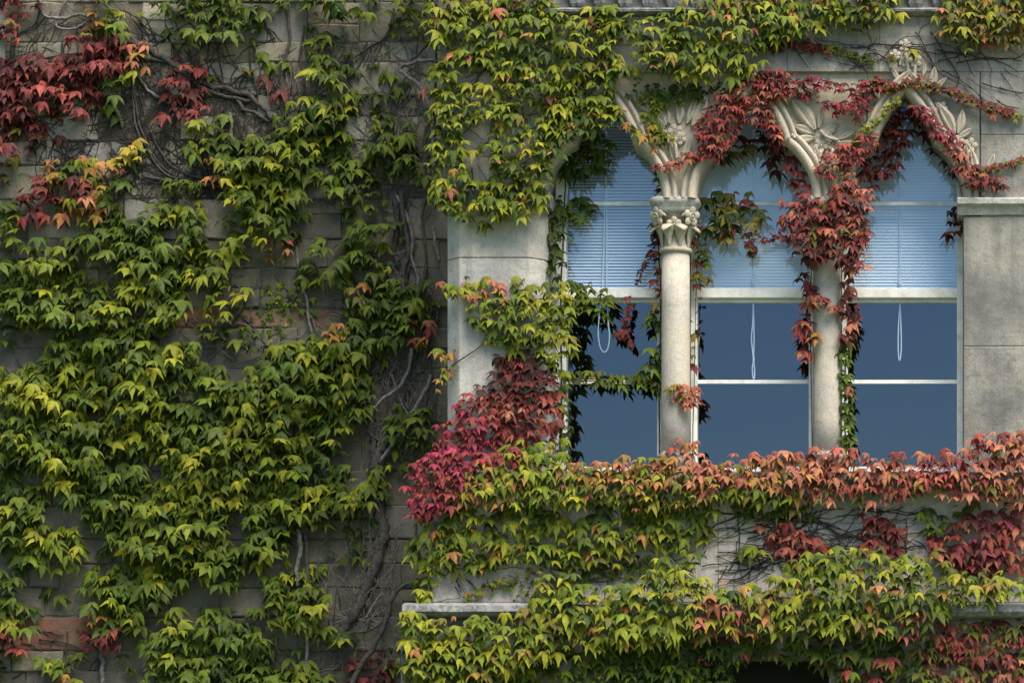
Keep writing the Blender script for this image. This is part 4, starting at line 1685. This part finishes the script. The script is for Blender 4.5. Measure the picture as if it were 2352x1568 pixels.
# below the sill
L = S([(948, 1195), (1060, 1165), (1300, 1165), (1620, 1155), (1655, 1165), (1625, 1235), (1560, 1265), (1480, 1262), (1420, 1300), (1360, 1312), (1280, 1312), (1180, 1300), (1100, 1312), (1000, 1305), (990, 1380), (960, 1388), (945, 1300)],
      -0.035, 47, 'gGGGGYYYGYGYLO', step=37, out=(0.03, 0.13), seed=35, holes=((1330, 1180, 40, 10),))
acc = Acc()
twig_field(acc, [(1000, 1300), (1600, 1250), (1600, 1350), (1240, 1340), (1000, 1384)], -0.03, 46, 16, (-10, 60), (80, 260), (0.0018, 0.0042))
t_ = strand([(1075, 1375), (1130, 1350), (1180, 1335), (1250, 1300)], -0.03, 14, 'OYGO', 90, 6, 7) + strand([(1220, 1380), (1320, 1330), (1440, 1310), (1520, 1290)], -0.03, 16, 'gGGg', 225, 7, 16)
ivy('green ivy curtain on the panel below the first window sill', P(1200, 1380, -0.035), L, [], t_, acc, seed=140, group=GB)

L = S([(1650, 1150), (1870, 1152), (1885, 1192), (1765, 1205), (1690, 1178)], -0.035, 48, 'gGGLP', step=34, out=(0.03, 0.09), seed=36, keep=0.8)
acc = Acc()
twig_field(acc, [(1600, 1170), (2130, 1160), (2130, 1280), (1850, 1290), (1700, 1345), (1600, 1360)], -0.03, 95, 17, (-35, 15), (100, 340), (0.0018, 0.0046), wander=0.5)
twig_field(acc, [(1600, 1170), (2130, 1160), (2130, 1280), (1850, 1290), (1700, 1345), (1600, 1360)], -0.03, 30, 18, (70, 130), (40, 140), (0.0015, 0.003), wander=0.6)
ivy('thin green ivy fringe over bare stone criss-crossed by fine stems', P(1750, 1200, -0.035), L, [], (), acc, seed=141, group=GB)
ivy('small red ivy tuft on the bare panel below the middle window', P(1820, 1290, -0.035), S([(1748, 1225), (1800, 1212), (1880, 1225), (1897, 1265), (1850, 1295), (1800, 1288)], -0.035, 47, 'DRRPD', step=36, out=(0.03, 0.1), seed=37), seed=142, group=GB)
ivy('small yellow green ivy tuft between the bare stems and the red tuft', P(1720, 1300, -0.035), S([(1690, 1262), (1755, 1255), (1750, 1290), (1705, 1312)], -0.035, 50, 'YLYG', step=34, out=(0.03, 0.08), seed=38), seed=143, group=GB)
ivy('dark red ivy clump on the panel below the last window', P(2020, 1280, -0.035), S([(1972, 1200), (2010, 1188), (2065, 1205), (2078, 1240), (2060, 1275), (2000, 1280), (1968, 1260)], -0.035, 47, 'DDRDP', step=34, out=(0.03, 0.1), seed=39), seed=144, group=GB)
L = S([(2130, 1250), (2200, 1210), (2230, 1180), (2400, 1160), (2400, 1330), (2300, 1320), (2200, 1325), (2140, 1290)], -0.035, 47, 'RRMPDRRPRD', step=36, out=(0.03, 0.13), seed=40)
L += S([(2100, 1190), (2230, 1160), (2260, 1195), (2120, 1240)], -0.035, 46, 'gGGL', step=34, out=(0.02, 0.08), seed=41, keep=0.8)
ivy('red ivy mass below the sill at the edge of the picture by the grey pier', P(2280, 1330, -0.035), L, seed=145, group=GB)

# on the ledge and hanging below it
LEDGE = [(1240, 1332), (1300, 1330), (1368, 1382), (1480, 1352), (1490, 1292), (1600, 1282), (1612, 1350), (1700, 1352), (1760, 1332), (1840, 1292), (1960, 1262), (2130, 1282), (2230, 1332), (2400, 1330), (2400, 1375), (2260, 1392), (2180, 1400), (2150, 1440), (2100, 1475), (1900, 1466), (1700, 1458), (1560, 1475), (1400, 1490), (1300, 1510), (1180, 1545), (1050, 1580), (930, 1580), (915, 1450), (922, 1398), (960, 1428), (1150, 1440), (1190, 1405), (1240, 1395)]


def ledgemix(x, y):
    if 1600 < x < 1780 and y > 1360:
        return 'YLOOPYGY'
    if x > 2050 and y > 1400:
        return 'GLPRLG'
    return 'gGGYYYYGLO' if x < 1700 else 'GGYYYLLGO'


L = S(LEDGE, -0.165, 47, '', step=36, out=(0.03, 0.13), seed=42, mixfn=ledgemix, holes=((1060, 1410, 110, 16),))
for lab, a, b, sd_ in (('yellow green ivy drooping under the ledge near the bay corner', 850, 1420, 1), ('yellow green ivy heaped on the ledge below the middle of the bay', 1420, 1800, 2), ('green ivy drift on the ledge tinged with salmon', 1800, 2110, 3), ('green ivy trailing along the ledge towards the picture edge', 2110, 2600, 4)):
    part = [q for q in L if a <= (q.p.x * 400 + 1176) < b]
    ivy(lab, P((a + b) / 2, 1480, -0.1), part, seed=150 + sd_, group=GB)

L = S([(935, 1470), (1180, 1500), (1420, 1480), (1600, 1470), (1600, 1600), (935, 1600)], -0.05, 48, 'ggGGGYg', step=40, out=(0.02, 0.10), seed=43, keep=0.85)
t_ = S([(1380, 1510), (1660, 1480), (1690, 1568), (1400, 1580)], -0.05, 22, 'gGg', step=17, out=(0.01, 0.04), seed=48, layers=1)
ivy('shaded green ivy hanging down the wall at the bottom of the bay', P(1250, 1580, -0.05), L, [], t_, seed=155, group=GB)
L = S([(1600, 1462), (1900, 1470), (2150, 1465), (2150, 1600), (1910, 1600), (1890, 1530), (1760, 1512), (1660, 1540), (1600, 1545)], -0.05, 46, 'ggGGLR', step=40, out=(0.02, 0.16), seed=44, keep=0.9)
ivy('sparse dark green ivy dangling over the black opening', P(1900, 1580, -0.05), L, seed=156, group=GB)
L = S([(2130, 1440), (2400, 1425), (2400, 1600), (2140, 1600)], -0.06, 44, 'DRRPLLDG', step=36, out=(0.02, 0.11), seed=45, keep=0.9)
ivy('dull red ivy in the lower corner under the ledge', P(2280, 1580, -0.05), L, seed=157, group=GB)

# first window : leaves against the glazing
ivy('garland of small green ivy leaves along the first window glazing bar', P(1310, 890, 0.25),
    strand([(1300, 872), (1350, 868), (1400, 880), (1450, 876), (1490, 885), (1515, 880)], 0.26, 32, 'gGGGLG', 44, 8, 7, 0.03), [([(1300, 874), (1400, 876), (1515, 884)], 0.003, 0.002, 0.25, 'twig')], seed=160, group=GB)
L = S([(1490, 735), (1518, 730), (1520, 930), (1500, 905), (1470, 900), (1465, 870), (1495, 830)], 0.20, 44, 'gGGG', step=30, out=(0.02, 0.06), seed=46)
ivy('green ivy climbing the shaded side of the first column', P(1515, 1040, 0.2), L, [([(1516, 1060), (1514, 900), (1518, 700), (1512, 560)], 0.005, 0.004, 0.2, 'bark')], seed=161, group=GB)
L = strand([(1508, 400), (1512, 500), (1505, 560), (1512, 640), (1510, 720)], 0.18, 28, 'DDLD', 46, 9, 5, 0.03)
t_ = strand([(1505, 540), (1495, 590), (1475, 620), (1462, 650)], 0.2, 11, 'DDL', 75, 10, 4)
ivy('dark red ivy behind the carved capital with a thin trailing tip', P(1510, 720, 0.18), L, [], t_, seed=162, group=GB)
t_ = strand([(1445, 690), (1442, 730), (1436, 765), (1452, 795)], 0.22, 17, 'DDRD', 34, 11, 4) + strand([(1436, 760), (1425, 770), (1430, 780)], 0.22, 19, 'DR', 21, 12, 5)
ivy('dangling dark red ivy sprig below the first window rail', P(1445, 800, 0.22), strand([(1440, 750), (1432, 770), (1450, 790)], 0.22, 18, 'DDRR', 5, 13, 5), [([(1446, 690), (1442, 730), (1438, 765)], 0.002, 0.0015, 0.22, 'twig')], t_, seed=163, group=GB)
L = S([(1590, 560), (1612, 560), (1628, 620), (1615, 655), (1595, 640)], 0.20, 38, 'LLGD', step=24, out=(0.01, 0.05), seed=47) + strand([(1596, 560), (1600, 690), (1592, 800), (1596, 860)], 0.2, 28, 'LODL', 20, 14, 5)
ivy('olive ivy growing on the window side of the first column', P(1600, 860, 0.2), L, [([(1590, 1050), (1594, 900), (1598, 700), (1604, 560)], 0.003, 0.002, 0.2, 'twig')], seed=164, group=GB)
ivy('small salmon ivy cluster halfway down the first column', P(1570, 940, 0.04), S([(1535, 895), (1570, 888), (1602, 892), (1600, 930), (1560, 942), (1540, 925)], 0.05, 36, 'PPOL', step=21, out=(0.01, 0.05), seed=49), seed=165, group=GB)
ivy('small salmon ivy cluster at the foot of the first column', P(1570, 1056, 0.04), S([(1542, 1020), (1580, 1012), (1602, 1020), (1600, 1055), (1560, 1045)], 0.04, 36, 'PPOLY', step=21, out=(0.01, 0.05), seed=51), seed=166, group=GB)

# first spandrel : small green leaves and a red scarf
t_ = strand([(1475, 215), (1510, 225), (1560, 215), (1600, 222)], 0.0, 16, 'gGGg', 165, 15, 14) + strand([(1510, 240), (1495, 270), (1510, 310), (1530, 325)], 0.0, 16, 'GYGY', 105, 16, 9)
L = strand([(1425, 285), (1440, 300), (1470, 305), (1500, 320), (1490, 335)], -0.03, 32, 'YLOY', 20, 17, 9)
ivy('small leaved green ivy creeping through the carving beside the first arch', P(1500, 330), L, [], t_, seed=167, group=GB)

# red ivy over the second arch
L = S([(1560, 366), (1612, 340), (1588, 302), (1642, 235), (1722, 166), (1800, 166), (1835, 205), (1765, 250), (1792, 292), (1802, 330), (1790, 335), (1755, 300), (1712, 282), (1682, 330), (1650, 372), (1620, 372)], -0.02, 29, 'RRRPRD', step=23, out=(0.01, 0.09), seed=52, bulge=40, edge_jit=8)
L += S([(1498, 388), (1530, 376), (1562, 364), (1612, 345), (1620, 362), (1560, 384), (1520, 405)], -0.03, 27, 'RRPD', step=21, out=(0.01, 0.06), seed=53, edge_jit=6)
ivy('red ivy draped over the peak of the middle arch', P(1640, 370), L, seed=168, group=GB)
L = S([(1730, 172), (1880, 186), (1985, 196), (2035, 180), (2042, 200), (1995, 236), (1985, 282), (1905, 262), (1855, 226), (1765, 226)], -0.02, 27, 'RRMDDR', step=22, out=(0.01, 0.07), seed=54, edge_jit=8, holes=((1905, 226, 50, 12),))
ivy('dusky red ivy scarf across the carving between middle and last arch', P(1900, 260), L, seed=169, group=GB)
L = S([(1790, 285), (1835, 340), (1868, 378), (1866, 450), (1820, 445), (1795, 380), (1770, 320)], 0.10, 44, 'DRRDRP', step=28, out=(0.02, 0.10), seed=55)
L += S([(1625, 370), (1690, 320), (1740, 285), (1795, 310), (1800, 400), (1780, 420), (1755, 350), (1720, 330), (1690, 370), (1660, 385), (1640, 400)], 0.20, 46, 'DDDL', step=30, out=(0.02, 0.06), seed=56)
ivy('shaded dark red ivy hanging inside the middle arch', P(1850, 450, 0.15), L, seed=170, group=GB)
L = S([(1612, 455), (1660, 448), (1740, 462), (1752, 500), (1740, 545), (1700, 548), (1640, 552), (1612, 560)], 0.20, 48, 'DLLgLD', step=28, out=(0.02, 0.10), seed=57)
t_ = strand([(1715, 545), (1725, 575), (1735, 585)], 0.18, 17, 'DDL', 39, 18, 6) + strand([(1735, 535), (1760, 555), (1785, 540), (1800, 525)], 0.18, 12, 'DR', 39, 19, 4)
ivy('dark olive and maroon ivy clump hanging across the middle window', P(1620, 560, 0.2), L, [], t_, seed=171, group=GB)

# second column
L = S([(1800, 475), (1870, 462), (1890, 470), (1950, 402), (1996, 440), (1998, 560), (1982, 620), (1955, 640), (1945, 600), (1872, 595), (1850, 605), (1805, 565)], -0.03, 38, 'DRPPRDRL', step=25, out=(0.02, 0.13), seed=58, layers=3)
L += S([(1870, 384), (1905, 350), (1992, 308), (2022, 328), (1965, 392), (1905, 425)], -0.03, 29, 'RRPRD', step=22, out=(0.01, 0.07), seed=59, edge_jit=7)
ivy('thick salmon red ivy muff around the second capital', P(1900, 620, 0.0), L, seed=172, group=GB)
L = strand([(1858, 600), (1850, 650), (1862, 690), (1852, 740), (1845, 790), (1855, 840)], 0.10, 32, 'DRPD', 50, 20, 7, 0.04) + S([(1835, 735), (1868, 735), (1866, 775), (1840, 780)], 0.06, 40, 'PPRO', step=24, out=(0.02, 0.06), seed=60)
L += strand([(1862, 695), (1890, 690), (1920, 715)], 0.03, 28, 'PR', 12, 21, 5)
ivy('red ivy strand trailing down beside the second column towards the middle window', P(1860, 840, 0.1), L, [([(1866, 1050), (1864, 900), (1860, 700), (1866, 600)], 0.003, 0.003, 0.12, 'twig')], seed=173, group=GB)
L = strand([(1950, 600), (1945, 680), (1952, 740), (1955, 790)], 0.10, 32, 'DRPDD', 50, 22, 9, 0.05)
L += strand([(1942, 780), (1940, 860), (1945, 950), (1942, 1040)], 0.12, 28, 'gGGGY', 70, 23, 6, 0.03) + strand([(1945, 900), (1950, 912)], 0.1, 34, 'P', 3, 24, 5)
ivy('narrow ivy strand, red above and green below, on the second column', P(1945, 1050, 0.1), L, [([(1944, 1060), (1940, 900), (1948, 700), (1950, 600)], 0.004, 0.003, 0.14, 'twig')], seed=174, group=GB)

# third arch
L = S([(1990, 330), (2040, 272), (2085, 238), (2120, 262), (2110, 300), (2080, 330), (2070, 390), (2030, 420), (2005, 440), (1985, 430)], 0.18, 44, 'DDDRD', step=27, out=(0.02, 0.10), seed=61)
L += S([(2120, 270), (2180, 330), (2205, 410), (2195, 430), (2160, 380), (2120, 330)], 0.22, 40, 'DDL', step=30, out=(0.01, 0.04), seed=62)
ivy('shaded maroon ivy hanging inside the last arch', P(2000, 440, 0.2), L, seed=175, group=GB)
L = S([(2085, 242), (2120, 252), (2150, 275), (2200, 335), (2235, 392), (2290, 415), (2330, 432), (2240, 442), (2212, 430), (2190, 378), (2150, 320), (2110, 278)], -0.03, 29, 'RRMRDP', step=21, out=(0.01, 0.07), seed=63, edge_jit=7)
ivy('red ivy following the outer curve of the last arch', P(2240, 440), L, seed=176, group=GB)
t_ = strand([(2010, 185), (2050, 205), (2100, 190), (2180, 212), (2260, 245), (2330, 262)], -0.02, 16, 'RRDLOR', 285, 25, 6) + strand([(2230, 400), (2290, 385), (2352, 368)], -0.01, 14, 'RDLR', 105, 26, 5) + strand([(2300, 255), (2352, 272)], -0.01, 12, 'YLG', 39, 27, 4)
t_ += strand([(2060, 232), (2000, 290), (1960, 330)], -0.03, 14, 'GYL', 105, 28, 5) + strand([(1760, 110), (1850, 106), (1900, 115)], -0.005, 14, 'RDR', 90, 29, 6) + strand([(1900, 112), (1960, 125), (2010, 150)], -0.005, 14, 'gGL', 90, 30, 6)
ivy('thin strand of tiny red leaves creeping over the last arch onto grey wall', P(2260, 440), strand([(2050, 140), (2062, 128), (2104, 130)], -0.02, 30, 'LYO', 7, 31, 8), [([(1990, 200), (2050, 210), (2120, 195), (2200, 225), (2290, 255), (2352, 268)], 0.003, 0.002, 0.0, 'twig')], t_, seed=177, group=GB)
ivy('small dark red ivy sprig under the impost of the grey pier', P(2190, 540, 0.2), S([(2168, 490), (2205, 485), (2210, 540), (2190, 545)], 0.2, 34, 'DDR', step=26, out=(0.01, 0.05), seed=64), seed=178, group=GB)
print('leaf objects', COUNT[0])
